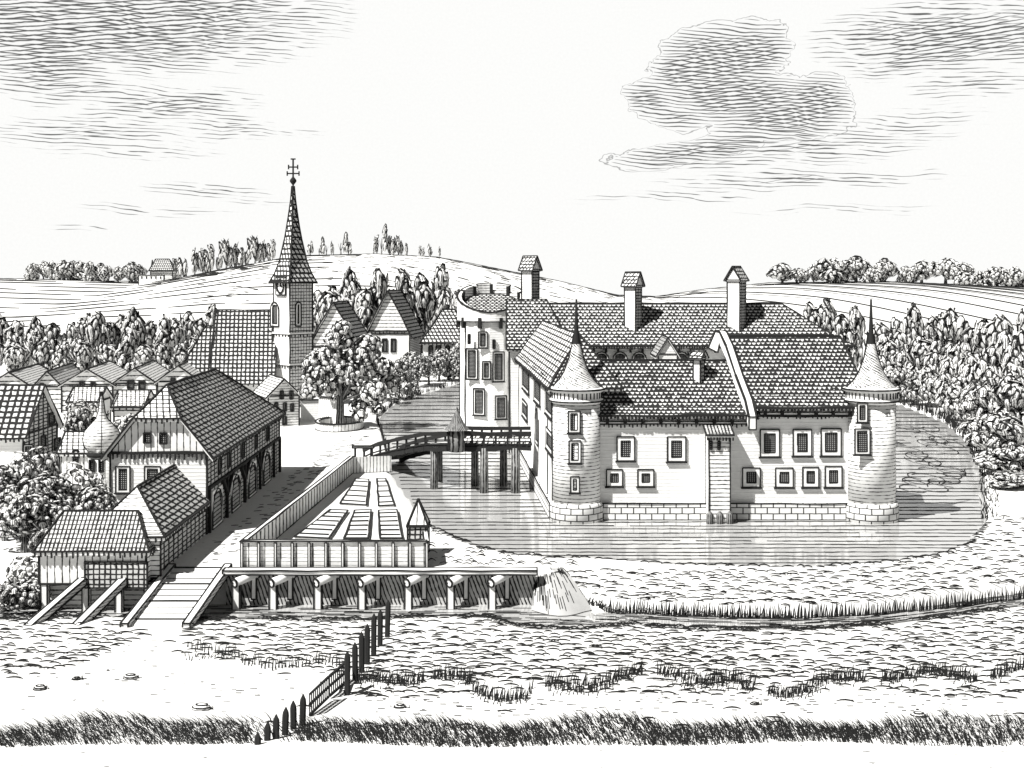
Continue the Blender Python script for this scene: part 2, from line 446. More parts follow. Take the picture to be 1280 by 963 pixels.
def walls(mb, f, x0, x1, y0, y1, z0, ze, zr, mats, W, zl=None, zrr=None, hl=0, hr=0, gm=None):
    """mats: (y0 side, x1 side, y1 side, x0 side); gm: gable material"""
    c = [f(x0, y0, z0), f(x1, y0, z0), f(x1, y1, z0), f(x0, y1, z0)]
    t = [p + Vector((0, 0, ze - z0)) for p in c]
    for i in range(4): mb.poly([c[i], c[(i + 1) % 4], t[(i + 1) % 4], t[i]], mats[i], W)
    yr = (y0 + y1) / 2
    for x, h, zh, mt in ((x0, hl, zl, mats[3]), (x1, hr, zrr, mats[1])):
        if h and zh is None: continue
        top = zr if not h else zh
        tt = (top - ze) / (zr - ze); ya = y0 + (yr - y0) * tt; yb_ = y1 + (yr - y1) * tt
        pts = [f(x, y0, ze), f(x, y1, ze), f(x, yb_, top - .15)] + ([f(x, ya, top - .15)] if h else [])
        if x == x0: pts = [pts[1], pts[0]] + ([pts[3], pts[2]] if h else [pts[2]])
        mb.poly(pts, gm or mt, W)

def house(name, label, f, L, D, ze, zr, mats, rmat, W, cat='house', z0=-.4, hl=0, hr=0, zl=None, zrr=None, m2=None, gm=None, ov=.5, ea=.42, es=.5, group=None):
    b = f(L / 2, D / 2, 0)
    t = thing(name, label, cat, (b.x, b.y, max(z0, -.4) if z0 < 0 else z0), group)
    mb = MB(); walls(mb, f, 0, L, 0, D, z0, ze, zr, mats, W, zl, zrr, hl, hr, gm); mb.build('wall', t)
    mb = MB(); roof(mb, f, 0, L, 0, D, ze, zr, rmat, W, hl, hr, zl, zrr, ov, m2=m2, ea=ea, es=es); mb.build('roof', t)
    return t

# ------------------------------------------------------------------ left side: street houses
HP = math.pi / 2
# H1: big half-hipped house along the street; ridge along world Y, right wall on x=-29.1
f1 = Fr(-29.1, 122, HP)
W = .14
h1 = house('town_house', 'large half-hipped house along the street with arched gateways in its shade-hatched boarded side', f1, 38, 9.2, 7.8, 14.0,
           ('board_shade_street', 'plaster', 'plaster', 'plaster'), 'tile_street', W, hl=3, zl=11.1, hr=15, m2='tile_light', gm='plank_v', ov=.7)  # street wall coloured dark for its shaded side
pf = (0, 122, 0); nf = (0, -1, 0)
mb = MB(); mb.edge((-38.6, 121.9, 7.75), (-28.7, 121.9, 7.75), .2); eave(mb, (-38.6, 121.8, 7.7), (-28.9, 121.8, 7.7), .13, .5, .42); mb.build('gable_eave', h1)
for r_ in ((145, 583, 163, 616), (181, 583, 201, 612)): window(h1, *r_, pf, nf)
for r_ in ((180, 541, 189, 554), (200, 541, 209, 555)): window(h1, *r_, pf, nf, fr=.08, sill=False)
ps = (-29.1, 130, 0); ns = (1, 0, 0)
for y0_ in (127, 131, 138, 145, 152): wbox(h1, Vector((-29.1, y0_, 5.0)), ns, 1.3, 1.7, fr=.12, sill=False)
for y0_ in (126, 134.5, 143, 151.5):
    o = wbox(h1, Vector((-29.1, y0_, 0)), ns, 4.2, 3.7, name='gateway', fr=.3, sill=False, arch=True, pane='board_shade_grid')
mb = MB(); mb.edge((-29.0, 122, 4.3), (-29.0, 160, 4.3), .2); 
for yy in (122.6, 130.2, 138.8, 147.2, 155.8, 159.8): mb.box((-28.95, yy, 0), (1, 0, 0), (0, 1, 0), .25, .35, 4.3, 'ink')
for yy in (130.2, 138.8, 147.2):
    mb.edge((-28.9, yy, 2.4), (-28.9, yy + 2.2, 4.2), .22); mb.edge((-28.9, yy, 2.4), (-28.9, yy - 2.2, 4.2), .22)
mb.build('timber_frame', h1)
# H2: lower range in front of it
f2 = Fr(-29.15, 106.2, HP)
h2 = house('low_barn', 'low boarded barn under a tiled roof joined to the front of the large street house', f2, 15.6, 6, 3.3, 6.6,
           ('board_shade_street', 'plaster', 'plaster', 'plank_h'), 'tile_street', .12, cat='barn', hl=3.6, m2='plank_h', ov=.4)  # shade of the street side is put into its dark grid
# H3: mill hut on posts over the brook
f3 = Fr(-38.8, 105.0, 0)
h3 = thing('mill_hut', 'plank hut on posts over the brook with a dark open front', 'hut', (-34.4, 107.2, -3.2))
mb = MB(); walls(mb, f3, 0, 8.8, 0, 4.8, -.6, 2.4, 4.9, ('plank_v', 'plank_h', 'plank_v', 'plank_v'), .11, hl=1, hr=1); mb.build('wall', h3)
mb = MB(); mb.box((-32.45, 104.93, -.9), (1, 0, 0), (0, 1, 0), 5.1, .12, 2.1, 'board_shade_grid', .1); mb.build('shutter', h3)
mb = MB(); roof(mb, f3, 0, 8.8, 0, 4.8, 2.4, 4.95, 'tile_ribbed', .12, hl=1.2, hr=1.4, ov=.45, ea=.45, es=.42); mb.build('roof', h3)
for x_ in (-38.4, -35.0, -32.3, -29.9):
    mb = MB(); mb.box((x_, 105.25, -3.9), (1, 0, 0), (0, 1, 0), .55, .5, 3.3, 'pale', .09); mb.build('post', h3)
mb = MB(); mb.box((-34.4, 106.6, -3.7), (1, 0, 0), (0, 1, 0), 8.6, .2, 3.05, 'plank_h', .06); mb.build('back_wall', h3)
# slanted timbers
def beam(name, label, a, b, w, h, mat='pale', cat='beam', group=None, side='log_side'):
    a = Vector(a); b = Vector(b); mb = MB(); d = (b - a); r = Vector((d.y, -d.x, 0)).normalized(); up = Vector((0, 0, 1))
    A = [a - r * w / 2, a + r * w / 2, a + r * w / 2 - up * h, a - r * w / 2 - up * h]; B = [p + d for p in A]
    for i in range(4):
        j = (i + 1) % 4; mb.poly([A[i], A[j], B[j], B[i]], (mat, side, side, side)[i], .09)
    mb.face(A[::-1], mat); mb.face(B, mat); mb.loop(A, .09); mb.loop(B, .09)
    return tag(mb.build(name, origin=(a + b) / 2 - up * h), label, cat, group)
beam('slanted_beam', 'leftmost slanting timber leaning from the mill hut down to the bank', (-35.2, 105.0, -.1), (-37.6, 99.3, -2.45), .7, .55, group='timbers leaning on the mill hut')
beam('slanted_beam', 'slanting timber leaning from under the dark shutter of the mill hut to the bank', (-31.9, 105.0, -.1), (-33.9, 99.3, -2.45), .7, .55, group='timbers leaning on the mill hut')
rp = thing('timber_ramp', 'plank ramp between two kerb beams carrying the road down over the brook', 'ramp', (-27.2, 103.5, -2.6))
mb = MB()
for i in range(10):
    t0 = i / 10; t1 = (i + .93) / 10
    def q(t, s): return Vector((-28.6 - 1.0 * t if s == 0 else -24.2 - 1.0 * t, 108.0 - 8.6 * t, .02 - 2.5 * t))
    mb.slab([q(t1, 0), q(t1, 1), q(t0, 1), q(t0, 0)], .25, 'pale'); mb.edge(q(t0, 0) + Vector((0, 0, .02)), q(t0, 1) + Vector((0, 0, .02)), .05 + .06 * (i % 3 == 0))
mb.build('deck', rp)
for xa, xb in ((-28.75, -30.0), (-24.0, -25.2)):
    a = Vector((xa, 108.2, .3)); b = Vector((xb, 99.0, -2.2)); mb = MB(); d = b - a; r = Vector((1, 0, 0)); up = Vector((0, 0, 1))
    A = [a - r * .3, a + r * .3, a + r * .3 - up * .6, a - r * .3 - up * .6]; B = [p + d for p in A]
    for i in range(4): mb.poly([A[i], A[(i + 1) % 4], B[(i + 1) % 4], B[i]], ('pale', 'log_side', 'log_side', 'log_side')[i], .09)
    mb.face(A, 'pale'); mb.face(B[::-1], 'pale'); mb.build('kerb_beam', rp)
# H4: tall house at the left edge, gable end to the right
f4 = Fr(-70.3, 147.5, 0)
h4 = house('town_house', 'tall house with a shade-hatched gable, cut by the left edge beyond the bushes', f4, 14, 11, 6.2, 11.5, ('plaster', 'board_shade_street', 'plaster', 'plaster'), 'tile_nave', .15, ov=.6)  # gable end has its shading put into the wall colour
for r_ in ((60, 517, 67, 530), (50, 545, 56, 560), (67, 548, 74, 562)): window(h4, *r_, (-56.3, 150, 0), (1, 0, 0), fr=.1, sill=False)
window(h4, 30, 556, 42, 578, (0, 147.5, 0), nf, fr=.2)
# onion-domed turret
tw = thing('onion_turret', 'slim round turret with a white onion dome between the left houses', 'turret', (-43.6, 136, 0))
mb = MB(); mb.lathe((-43.6, 136, 0), [(1.35, -.4), (1.35, 5.5)], 20, 'plaster'); mb.build('wall', tw)
mb = MB()
mb.lathe((-43.6, 136, 0), [(1.5, 5.45), (1.6, 5.7), (1.3, 5.9)], 20, 'ink')
mb.lathe((-43.6, 136, 0), [(1.3, 5.9), (1.75, 6.6), (1.9, 7.3), (1.7, 8.1), (1.1, 8.8), (.55, 9.4), (.3, 10.2), (.16, 11.4), (.05, 12.3)], 24, 'plaster_hatched')
pf_ = [(1.3, 5.9), (1.75, 6.6), (1.9, 7.3), (1.7, 8.1), (1.1, 8.8), (.55, 9.4), (.3, 10.2), (.16, 11.4), (.05, 12.3)]
for i in range(8):
    for a in (.3, math.pi + .3, HP + .3, -HP + .3 + HP * 0): mb.edge(Vector((-43.6 + pf_[i][0] * math.cos(a), 136 + pf_[i][0] * math.sin(a), pf_[i][1])), Vector((-43.6 + pf_[i + 1][0] * math.cos(a), 136 + pf_[i + 1][0] * math.sin(a), pf_[i + 1][1])), .15 if a != -HP + .3 else .05)
mb.build('onion_dome', tw)
window(tw, 112, 575, 118, 590, (0, 134.7, 0), nf, fr=.06, sill=False)
window(tw, 124, 575, 130, 590, (0, 134.7, 0), nf, fr=.06, sill=False)
# the small leaning annex between the turret and the big house
h4b = house('narrow_annex', 'narrow pale annex squeezed between the onion turret and the tall left house', Fr(-49.5, 140, 0), 4.5, 5, 5.3, 7.2, ('plank_v', 'plaster', 'plaster', 'plaster'), 'tile_light', .13, ov=.3)
window(h4b, 92, 562, 98, 578, (0, 140, 0), nf, fr=.06, sill=False)
# row of gabled houses with board gables
ordw = ['first', 'second', 'third', 'fourth', 'fifth', 'sixth', 'seventh', 'eighth', 'ninth', 'tenth', 'eleventh', 'twelfth', 'thirteenth', 'fourteenth', 'fifteenth', 'sixteenth', 'seventeenth', 'eighteenth', 'nineteenth', 'twentieth', 'twenty-first', 'twenty-second', 'twenty-third', 'twenty-fourth', 'twenty-fifth', 'twenty-sixth', 'twenty-seventh', 'twenty-eighth', 'twenty-ninth', 'thirtieth']
ang = math.atan2(1, -.12)
rw = [(-18, 41, 30, 465), (41, 77, 59, 464), (77, 141, 110, 461), (141, 196, 168, 460), (196, 250, 223, 457)]
for i, (pa, pb_, pc, pt) in enumerate(rw):
    Y = 228 + (i % 2) * 2
    xr = (pb_ - 640) * Y / F; xl = (pa - 640) * Y / F; zr = CZ - (pt - HY) * Y / F
    f = Fr(xr, Y, ang)
    lab = ['cut by the left edge', 'narrowest', 'middle one with two small windows', 'second from the church', 'nearest the church'][i]
    h = house('gabled_house', 'board-gabled house in the row below the wood, ' + lab, f, 20, (xr - xl) - .3, zr - 2.8, zr, ('plank_h_far', 'plank_h_far', 'plank_h_far', 'plank_h_far'), 'tile_light', .2, group='row of gabled houses below the wood', ov=.5, ea=.3, es=1.2)
    c = (pa + pb_) / 2
    n_ = (-math.cos(ang), -math.sin(ang), 0)
    for dx in ((-8, -6) if i < 2 else (-16, -4)):
        pass
    for x_, y_ in (((c - 9), pt + 16), ((c + 5), pt + 17)):
        if pb_ - pa < 45 and x_ > c: continue
        window(h, x_, y_, x_ + 5 + (i == 3) * 3, y_ + 10, (xr, Y, 0), n_, fr=.1, sill=False)
# two small houses in front of the row
for i, (pl, pr_, yt, yb_, Y) in enumerate(((86, 122, 484, 502, 186), (142, 178, 488, 508, 180))):
    xl = (pl - 640) * Y / F; xr = (pr_ - 640) * Y / F; ze = CZ - (yb_ - HY) * Y / F; zr = CZ - (yt - HY) * (Y + 3) / F
    h = house('cottage', ['small cottage with a flat light roof left of the dome spike', 'small cottage with a white gable right of the dome spike'][i], Fr(xl, Y, 0), xr - xl, 6, ze, zr,
              ('plank_h_far', 'plaster', 'plaster', 'plaster'), 'tile_light', .17, group='small cottages below the gabled row', ov=.4, ea=.35, es=.9)
    if i: wbox(h, Vector((xr, Y + 3, ze - .6)), (1, 0, 0), .8, 1.3, fr=.1, sill=False)

# church
ch = thing('church', 'village church with a tall pointed spire, clock and steep tiled nave roof', 'church', (-41.5, 238, 0))
a45 = math.pi / 4
cx, cy, hd = -40.8, 238.6, 3.65
tw_c = Vector((cx, cy, 0))
def cor(k, z, r=hd): a = -HP + k * HP; return Vector((cx + r * math.cos(a), cy + r * math.sin(a), z))
mb = MB(); lv = [-.4, 7.8, 13.5, 23.4]
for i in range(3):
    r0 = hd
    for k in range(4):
        mb.poly([cor(k, lv[i]), cor(k + 1, lv[i]), cor(k + 1, lv[i + 1]), cor(k, lv[i + 1])], 'church_stone_shade' if k != 3 else 'plaster', .2)  # left face kept pale as lit, the rest hatched as shaded
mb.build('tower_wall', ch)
for z_ in lv[1:3]:
    mb = MB()
    for k in range(4):
        A = [cor(k, z_, hd + .25), cor(k + 1, z_, hd + .25)]
        mb.slab([cor(k, z_ + .3, hd + .3), cor(k + 1, z_ + .3, hd + .3), cor(k + 1, z_ + .3, hd - .4), cor(k, z_ + .3, hd - .4)], .3, 'pale')
        eave(mb, A[0], A[1], .15, .6, .8)
    mb.build('string_course', ch)
mb = MB()
pr = [(4.45, 23.0), (3.5, 24.6), (2.55, 27), (1.6, 31), (.75, 36), (.2, 41)]
for i in range(len(pr) - 1):
    for k in range(4):
        q = [cor(k, pr[i][1], pr[i][0]), cor(k + 1, pr[i][1], pr[i][0]), cor(k + 1, pr[i + 1][1], pr[i + 1][0]), cor(k, pr[i + 1][1], pr[i + 1][0])]
        mb.face(q, 'tile_far'); mb.edge(q[0], q[3], .22)
        if i == 0: mb.edge(q[0], q[1], .3)
mb.face([cor(k, 23.0, 4.45) for k in (3, 2, 1, 0)], 'ink')
mb.build('spire', ch)
mb = MB(); mb.lathe((cx, cy, 0), [(.1, 40.8), (.16, 41.2), (.62, 41.8), (.62, 42.1), (.16, 42.7)], 12, 'ink')
mb.box((cx, cy, 42.5), (1, 0, 0), (0, 1, 0), .28, .28, 3.6, 'ink')
for z_, s_ in ((43.2, 2.2), (44.4, 1.7), (45.9, .9)):
    mb.box((cx, cy, z_), (1, 0, 0), (0, 1, 0), s_, .26, .24, 'ink')
    if s_ > 1:
        for sg in (-1, 1): mb.box((cx + sg * s_ / 2, cy, z_ - .3), (1, 0, 0), (0, 1, 0), .22, .26, .85, 'ink')
mb.build('double_cross', ch)
nl = Vector((-1, -1, 0)).normalized(); pl = cor(0, 0)
window(ch, 339, 378, 349, 408, pl, nl, name='belfry_window', fr=.5, sill=False, arch=True)
nr = Vector((1, -1, 0)).normalized()
window(ch, 369, 378, 376, 408, pl, nr, name='belfry_window', fr=.5, sill=False, arch=True)
cc = hit(352, 369, pl, nl); rr = Vector((-nl.y, nl.x, 0))
mb = MB(); mb.box(cc - nl * 0 + nl * .1, rr, nl, 3.0, .25, 3.3, 'pale', .2)
cm = cc + Vector((0, 0, 1.6)) + nl * .25
pts = [cm + rr * 1.05 * math.cos(t * math.pi / 6) + Vector((0, 0, 1.25 * math.sin(t * math.pi / 6))) for t in range(12)]
mb.loop(pts, .28); mb.edge(cm, cm + Vector((0, 0, .9)), .18); mb.edge(cm, cm + rr * .55, .18); mb.build('clock_face', ch)
# nave, lower choir
fn = Fr(-55.5, 234.5, 0)
mb = MB(); walls(mb, fn, 0, 11.5, 0, 15, -.4, 5.0, 17.8, ('plaster',) * 3 + ('plank_h_far',), .2); mb.build('nave_wall', ch)
mb = MB(); roof(mb, fn, 0, 11.5, 0, 15, 5.0, 17.8, 'tile_nave', .2, ov=.5, ea=.5, es=1); mb.build('nave_roof', ch)
fc = Fr(-62.5, 236.0, 0)
mb = MB(); walls(mb, fc, 0, 6.9, 0, 12, -.4, 4.4, 14.6, ('plaster',) * 3 + ('plank_h_far',), .2, hl=5); mb.build('choir_wall', ch)
mb = MB(); roof(mb, fc, 0, 6.4, 0, 12, 4.4, 14.8, 'tile_nave', .2, hl=4.6, ov=.5, m2='plank_h_far', ea=.5, es=1); mb.build('choir_roof', ch)

# small gabled house on the square
Y = 208; n5 = (0, -1, 0)
f5 = Fr((374 - 640) * Y / F, Y, math.atan2(1, -.45))
wd = 39 * Y / F * 1.0
h5 = house('gabled_house', 'small boarded house with three rows of windows facing the village square', f5, 9, wd, 5.0, 7.7, ('plank_h', 'plank_h', 'plank_h', 'plank_h'), 'tile_light', .16, ov=.5, ea=.3, es=.9)
n_ = (-f5.ax.x, -f5.ax.y, 0)
for r_ in ((350, 489, 354, 499), (362, 489, 366, 499), (343, 504, 347, 513), (354, 504, 358, 514), (363, 505, 367, 514), (353, 521, 358, 531)): window(h5, *r_, f5.o, n_, fr=.05, sill=False)

# houses behind the great tree
f6 = Fr(P(449, 470, 285).x, 285, math.atan2(1, .12))
h6 = house('tall_house', 'steep-roofed house half hidden behind the leafy tree on the square', f6, 12, 11.6, 8.3, 18.2, ('plaster', 'plaster', 'plaster', 'plank_h_far'), 'tile_far', .24, ov=.8, ea=.5, es=1.2)
f7 = Fr(P(512, 470, 312).x, 312, math.atan2(1, .14))
h7 = house('tall_house', 'steep half-hipped house with three windows under a boarded gable, left of the keep', f7, 13, 10.6, 9.8, 20.4, ('board_shade_grid', 'plaster', 'plaster', 'plaster'), 'tile_far', .24, ov=.9, hl=.01, zl=20.2, gm='plank_h_far', ea=.5, es=1.2)  # shaded flank painted with the dark grid
n_ = (-f7.ax.x, -f7.ax.y, 0)
for r_ in ((466, 424, 472, 440), (478, 424, 484, 440), (489, 424, 495, 440)): window(h7, *r_, f7.o, n_, fr=.12, sill=True)
mb = MB(); a = hit(458, 414, f7.o, Vector(n_)); b_ = hit(509, 414, f7.o, Vector(n_)); off = Vector(n_) * .25
mb.edge(a + off, b_ + off, .3); eave(mb, a + off, b_ + off, .2, .6, .9); mb.build('gable_eave', h7)
f8 = Fr(P(528, 470, 306).x, 306, 0)
h8 = house('hip_roofed_house', 'low house with a peaked hipped roof and three arched windows beside the keep', f8, 11.5, 9, 8.6, 15.9, ('plaster', 'plaster', 'plaster', 'plaster'), 'tile_far', .24, ov=.8, hl=4.6, hr=4.0, ea=.5, es=.9)
for r_ in ((536, 432, 541, 445), (545, 431, 551, 445), (557, 432, 562, 445)): window(h8, *r_, f8.o, nf, fr=.05, sill=False, arch=True)

# far farmstead on the hill
Yf = 600; zt = tz(P(190, 350, Yf).x, Yf)
ff = Fr(P(173, 350, Yf).x, Yf, 0)
hf = thing('farmstead', 'tiny walled farmstead with a tiled barn roof on the far left hill', 'farm', ff(6, 3, zt))
mb = MB(); walls(mb, ff, 0, 12, 0, .8, zt - 2, zt + 3.6, zt + 3.7, ('pale',) * 4, .3, hl=.3, hr=.3)
for i in range(5): mb.box(ff(1.6 + i * 2.2, -.1, zt + 1.9), (1, 0, 0), (0, 1, 0), .55, .2, 1.1, 'ink')
mb.build('yard_wall', hf)
f9 = Fr(ff.o.x + 4, Yf + 6, 0)
mb = MB(); walls(mb, f9, 0, 10.5, 0, 6, zt - 1, zt + 6, zt + 11, ('plank_h_far',) * 4, .3); mb.build('wall', hf)
mb = MB(); roof(mb, f9, 0, 10.5, 0, 6, zt + 6.4, zt + 11.3, 'tile_far', .3, hl=1.5, hr=2.5, ov=.8, ea=0); mb.build('roof', hf)

# ------------------------------------------------------------------ castle
ca = thing('castle', 'white moated castle with two round corner towers, a keep and tiled roofs', 'castle', (20, 150, -.35))
CW = .135
AX = (1, 0, 0); AY = (0, 1, 0)
# front range, lower left section
mb = MB(); mb.box((21.9, 137, -1), AX, AY, 29.8, 12, 11.2, 'plaster', CW); mb.build('wall', ca)
mb = MB(); mb.box((30.8, 137.0, 10.1), AX, AY, 12.2, 12.08, 1.4, 'plaster', 0); mb.build('wall', ca)
mb = MB(); mb.box((21.9, 130.85, -1), AX, AY, 29.0, .5, 2.35, 'ashlar', .1); mb.build('plinth', ca)
for (xa, xb, yy, zz) in ((7.5, 24.5, 130.9, 9.45), (24.6, 36.5, 130.85, 10.35)):
    mb = MB(); mb.box(((xa + xb) / 2, yy, zz), AX, AY, xb - xa, .35, .28, 'pale', .09); eave(mb, (xa, yy - .1, zz), (xb, yy - .1, zz), .12, .32, .42); mb.build('cornice', ca)
def bigroof(name, x0, x1, xr0, xr1, y0, y1, ze, zr, mat, hipm=None, hipL=False, hipR=False, fl=.22, yr=None):
    """front & back slopes with a bell-cast eave, ridge from xr0 to xr1"""
    yr = (y0 + y1) / 2 if yr is None else yr
    mb = MB(); tt = .22; ym0 = y0 + (yr - y0) * tt; ym1 = y1 + (yr - y1) * tt; zm = ze + (zr - ze) * (tt - .06)
    def xx(t, e): return (x0 + (xr0 - x0) * t) if e == 0 else (x1 + (xr1 - x1) * t)
    V = Vector
    lo = [V((x0, y0, ze)), V((x1, y0, ze)), V((x1, y1, ze)), V((x0, y1, ze))]
    mi = [V((xx(tt, 0), ym0, zm)), V((xx(tt, 1), ym0, zm)), V((xx(tt, 1), ym1, zm)), V((xx(tt, 0), ym1, zm))]
    ra, rb = V((xr0, yr, zr)), V((xr1, yr, zr)); th = .28
    mb.slab([lo[0], lo[1], mi[1], mi[0]], th, mat); mb.slab([mi[0], mi[1], rb, ra], th, mat)
    mb.slab([lo[2], lo[3], mi[3], mi[2]], th, mat); mb.slab([mi[2], mi[3], ra, rb], th, mat)
    hm = hipm or mat
    mb.slab([lo[1], lo[2], mi[2], mi[1]], th, hm); mb.slab([mi[1], mi[2], rb], th, hm)
    mb.slab([lo[3], lo[0], mi[0], mi[3]], th, hm); mb.slab([mi[3], mi[0], ra], th, hm)
    mb.edge(ra, rb, .2)
    for i in range(4): mb.edge(lo[i], lo[(i + 1) % 4], .18); mb.edge(lo[i], mi[i], .15); mb.edge(mi[i], (ra, rb, rb, ra)[i], .15)
    eave(mb, lo[0], lo[1], .2, .42, .36)
    k = int((x1 - x0) / 1.7)
    for i in range(k): mb.box((x0 + (i + .5) * (x1 - x0) / k, y0 + .35, ze - .95), AX, AY, .32, .3, .85, 'ink')
    return mb.build(name, ca)
bigroof('roof', 7.0, 25.2, 7.6, 25.0, 130.3, 142.2, 10.35, 15.6, 'tile_scale')
bigroof('roof', 24.9, 37.0, 23.1, 35.1, 129.9, 144.0, 11.2, 18.1, 'tile_scale', hipR=True)
# stepped white verge between the two roofs
mb = MB(); vp = [(24.75, 129.7, 10.3), (24.6, 131.0, 11.9), (24.0, 133.2, 14.3), (23.4, 135.6, 17.2), (22.9, 136.7, 18.6), (22.6, 137.4, 18.7)]
for i in range(len(vp) - 1):
    a, b_ = Vector(vp[i]), Vector(vp[i + 1]); s = Vector((-.75, 0, 0)); dn = Vector((0, 0, -1.3))
    for q in ([a, b_, b_ + s, a + s], [a + s, b_ + s, b_ + s + dn, a + s + dn], [a, b_, b_ + dn, a + dn]): mb.face(q, 'pale')
    mb.edge(a, b_, .14); mb.edge(a + s, b_ + s, .14)
mb.poly([Vector(vp[0]), Vector(vp[0]) + Vector((-.75, 0, 0)), Vector(vp[0]) + Vector((-.75, 0, -1.3)), Vector(vp[0]) + Vector((0, 0, -1.3))], 'pale', .1)
mb.poly([Vector((22.6, 137.4, 18.7)), Vector((21.85, 137.4, 18.7)), Vector((20.9, 136.4, 16.9)), Vector((21.9, 136.3, 16.4))], 'pale', .12)
mb.build('verge', ca)
pL = (0, 131, 0); pR = (0, 131, 0)
for r_ in ((771, 546, 793, 576), (834, 546, 857, 577), (758, 587, 778, 608), (797, 587, 817, 608)): window(ca, *r_, pL, nf, fr=.42)
for r_ in ((950, 537, 974, 571), (991, 537, 1014, 570), (1026, 536, 1051, 570), (928, 585, 950, 609), (969, 585, 991, 609), (1003, 584, 1023, 609), (1031, 583, 1052, 609)): window(ca, *r_, pR, nf, fr=.42)
# projecting closet shaft
mb = MB(); mb.box((20.9, 129.9, -.9), AX, AY, 2.15, 2.1, 9.6, 'plaster', .11, mats={0: 'plank_h'})
mb.build('closet_shaft', ca)
mb = MB(); mb.slab([(19.5, 128.4, 8.6), (22.3, 128.4, 8.6), (22.3, 131.0, 9.5), (19.5, 131.0, 9.5)], .25, 'tile_ribbed', .12); eave(mb, (19.5, 128.4, 8.4), (22.3, 128.4, 8.4), .13, .4, .3); mb.build('shaft_roof', ca)
for r_ in ((887, 551, 890, 562), (897, 551, 900, 562)): window(ca, *r_, (0, 128.85, 0), nf, name='slit_window', fr=.02, sill=False, arch=True)
for x_ in (19.9, 20.9, 21.9):
    mb = MB(); mb.lathe((x_, 128.8, -1), [(.35, 0), (.35, 1.6), (.1, 1.9)], 8, 'bark'); mb.build('outlet', ca)
# round corner towers
def tower(cx_, cy_, wins):
    mb = MB(); c = (cx_, cy_, 0)
    mb.lathe(c, [(2.78, -1), (2.74, 1.2), (2.62, 1.55)], 36, 'ashlar'); mb.build('plinth', ca)
    mb = MB(); mb.lathe(c, [(2.44, .5), (2.42, 11.9)], 40, 'plaster_hatched')  # hatch lines painted as shading on the shaft
    for a in (math.pi, 0): mb.edge((cx_ + 2.43 * math.cos(a), cy_ + .05, 1.5), (cx_ + 2.43 * math.cos(a), cy_ + .05, 11.7), .17)
    mb.build('corner_tower', ca)
    mb = MB()
    mb.lathe(c, [(2.45, 11.6), (2.75, 11.8), (2.75, 12.0), (2.6, 12.1), (2.6, 12.75), (2.85, 12.85), (2.9, 13.05), (2.5, 13.2)], 36, 'pale')
    for q in range(36):
        a = q / 36 * 2 * math.pi
        d = Vector((math.cos(a), math.sin(a), 0)); t = Vector((-d.y, d.x, 0))
        mb.box(Vector(c) + d * 2.6 + Vector((0, 0, 12.12)), d, t, .16, .1, .6, 'ink')
    for z_, r_ in ((11.85, 2.77), (13.05, 2.92)):
        pts = [Vector(c) + Vector((r_ * math.cos(q * math.pi / 18), r_ * math.sin(q * math.pi / 18), z_)) for q in range(36)]
        mb.loop(pts, .12)
    mb.build('tower_ring', ca)
    mb = MB(); mb.lathe(c, [(2.8, 12.95), (2.3, 13.35), (1.72, 13.95), (1.22, 14.75), (.72, 16.1), (.4, 17.6), (.26, 18.6), (.17, 20.2), (.10, 22.2)], 32, 'plaster',
                        mats=['spire_hatch'] * 5 + ['ink'] * 3)
    pf_ = [(2.8, 12.95), (2.3, 13.35), (1.72, 13.95), (1.22, 14.75), (.72, 16.1), (.4, 17.6), (.26, 18.6)]
    for i in range(6):
        for sg in (-1, 1): mb.edge((cx_ + sg * pf_[i][0], cy_, pf_[i][1]), (cx_ + sg * pf_[i + 1][0], cy_, pf_[i + 1][1]), .17)
    mb.build('tower_roof', ca)
    for r_ in wins: window(ca, *r_, (0, cy_ - 2.36, 0), nf, fr=.26)
tower(6.6, 131.2, ((710, 514, 725, 541), (711, 551, 726, 579), (713, 596, 724, 616)))
tower(36.8, 131.2, ((1071, 504, 1084, 528), (1068, 536, 1087, 568)))
# left wing
A0 = Vector((4.2, 131.5, 0)); wa = math.atan2(41, -3.0); fw = Fr(A0.x, A0.y, wa)
mb = MB(); mb.box(fw(24.5, -3.3, -1), fw.ax, fw.ay, 39, 6.6, 14.7, 'plaster', CW); mb.box(fw(2.6, -.5, -1), fw.ax, fw.ay, 5.2, .99, 14.6, 'plaster', 0); mb.build('wall', ca)
mb = MB(); mb.box(fw(20, -.15 + .3, -1), fw.ax, fw.ay, 41, .5, 2.3, 'ashlar', .1); mb.build('plinth', ca)
mb = MB(); roof(mb, fw, -.5, 44, -6.6, 0, 13.5, 18.3, 'tile_wing', .16, hl=5, ov=.55, ea=.35, es=.55, m2='tile_scale')
mb.build('roof', ca)
nw = fw.ay; pw = fw(0, 0, 0)
for r_ in ((654, 458, 662, 489), (669, 473, 676, 504), (683, 487, 691, 520), (654, 502, 660, 523), (684, 538, 692, 565)): window(ca, *r_, pw, nw, fr=.45)
wbox(ca, Vector((3.0, 148.4, 5.0)), nw, 3.6, 4.6, name='gate', fr=.42, sill=False, arch=True, pane='bark')
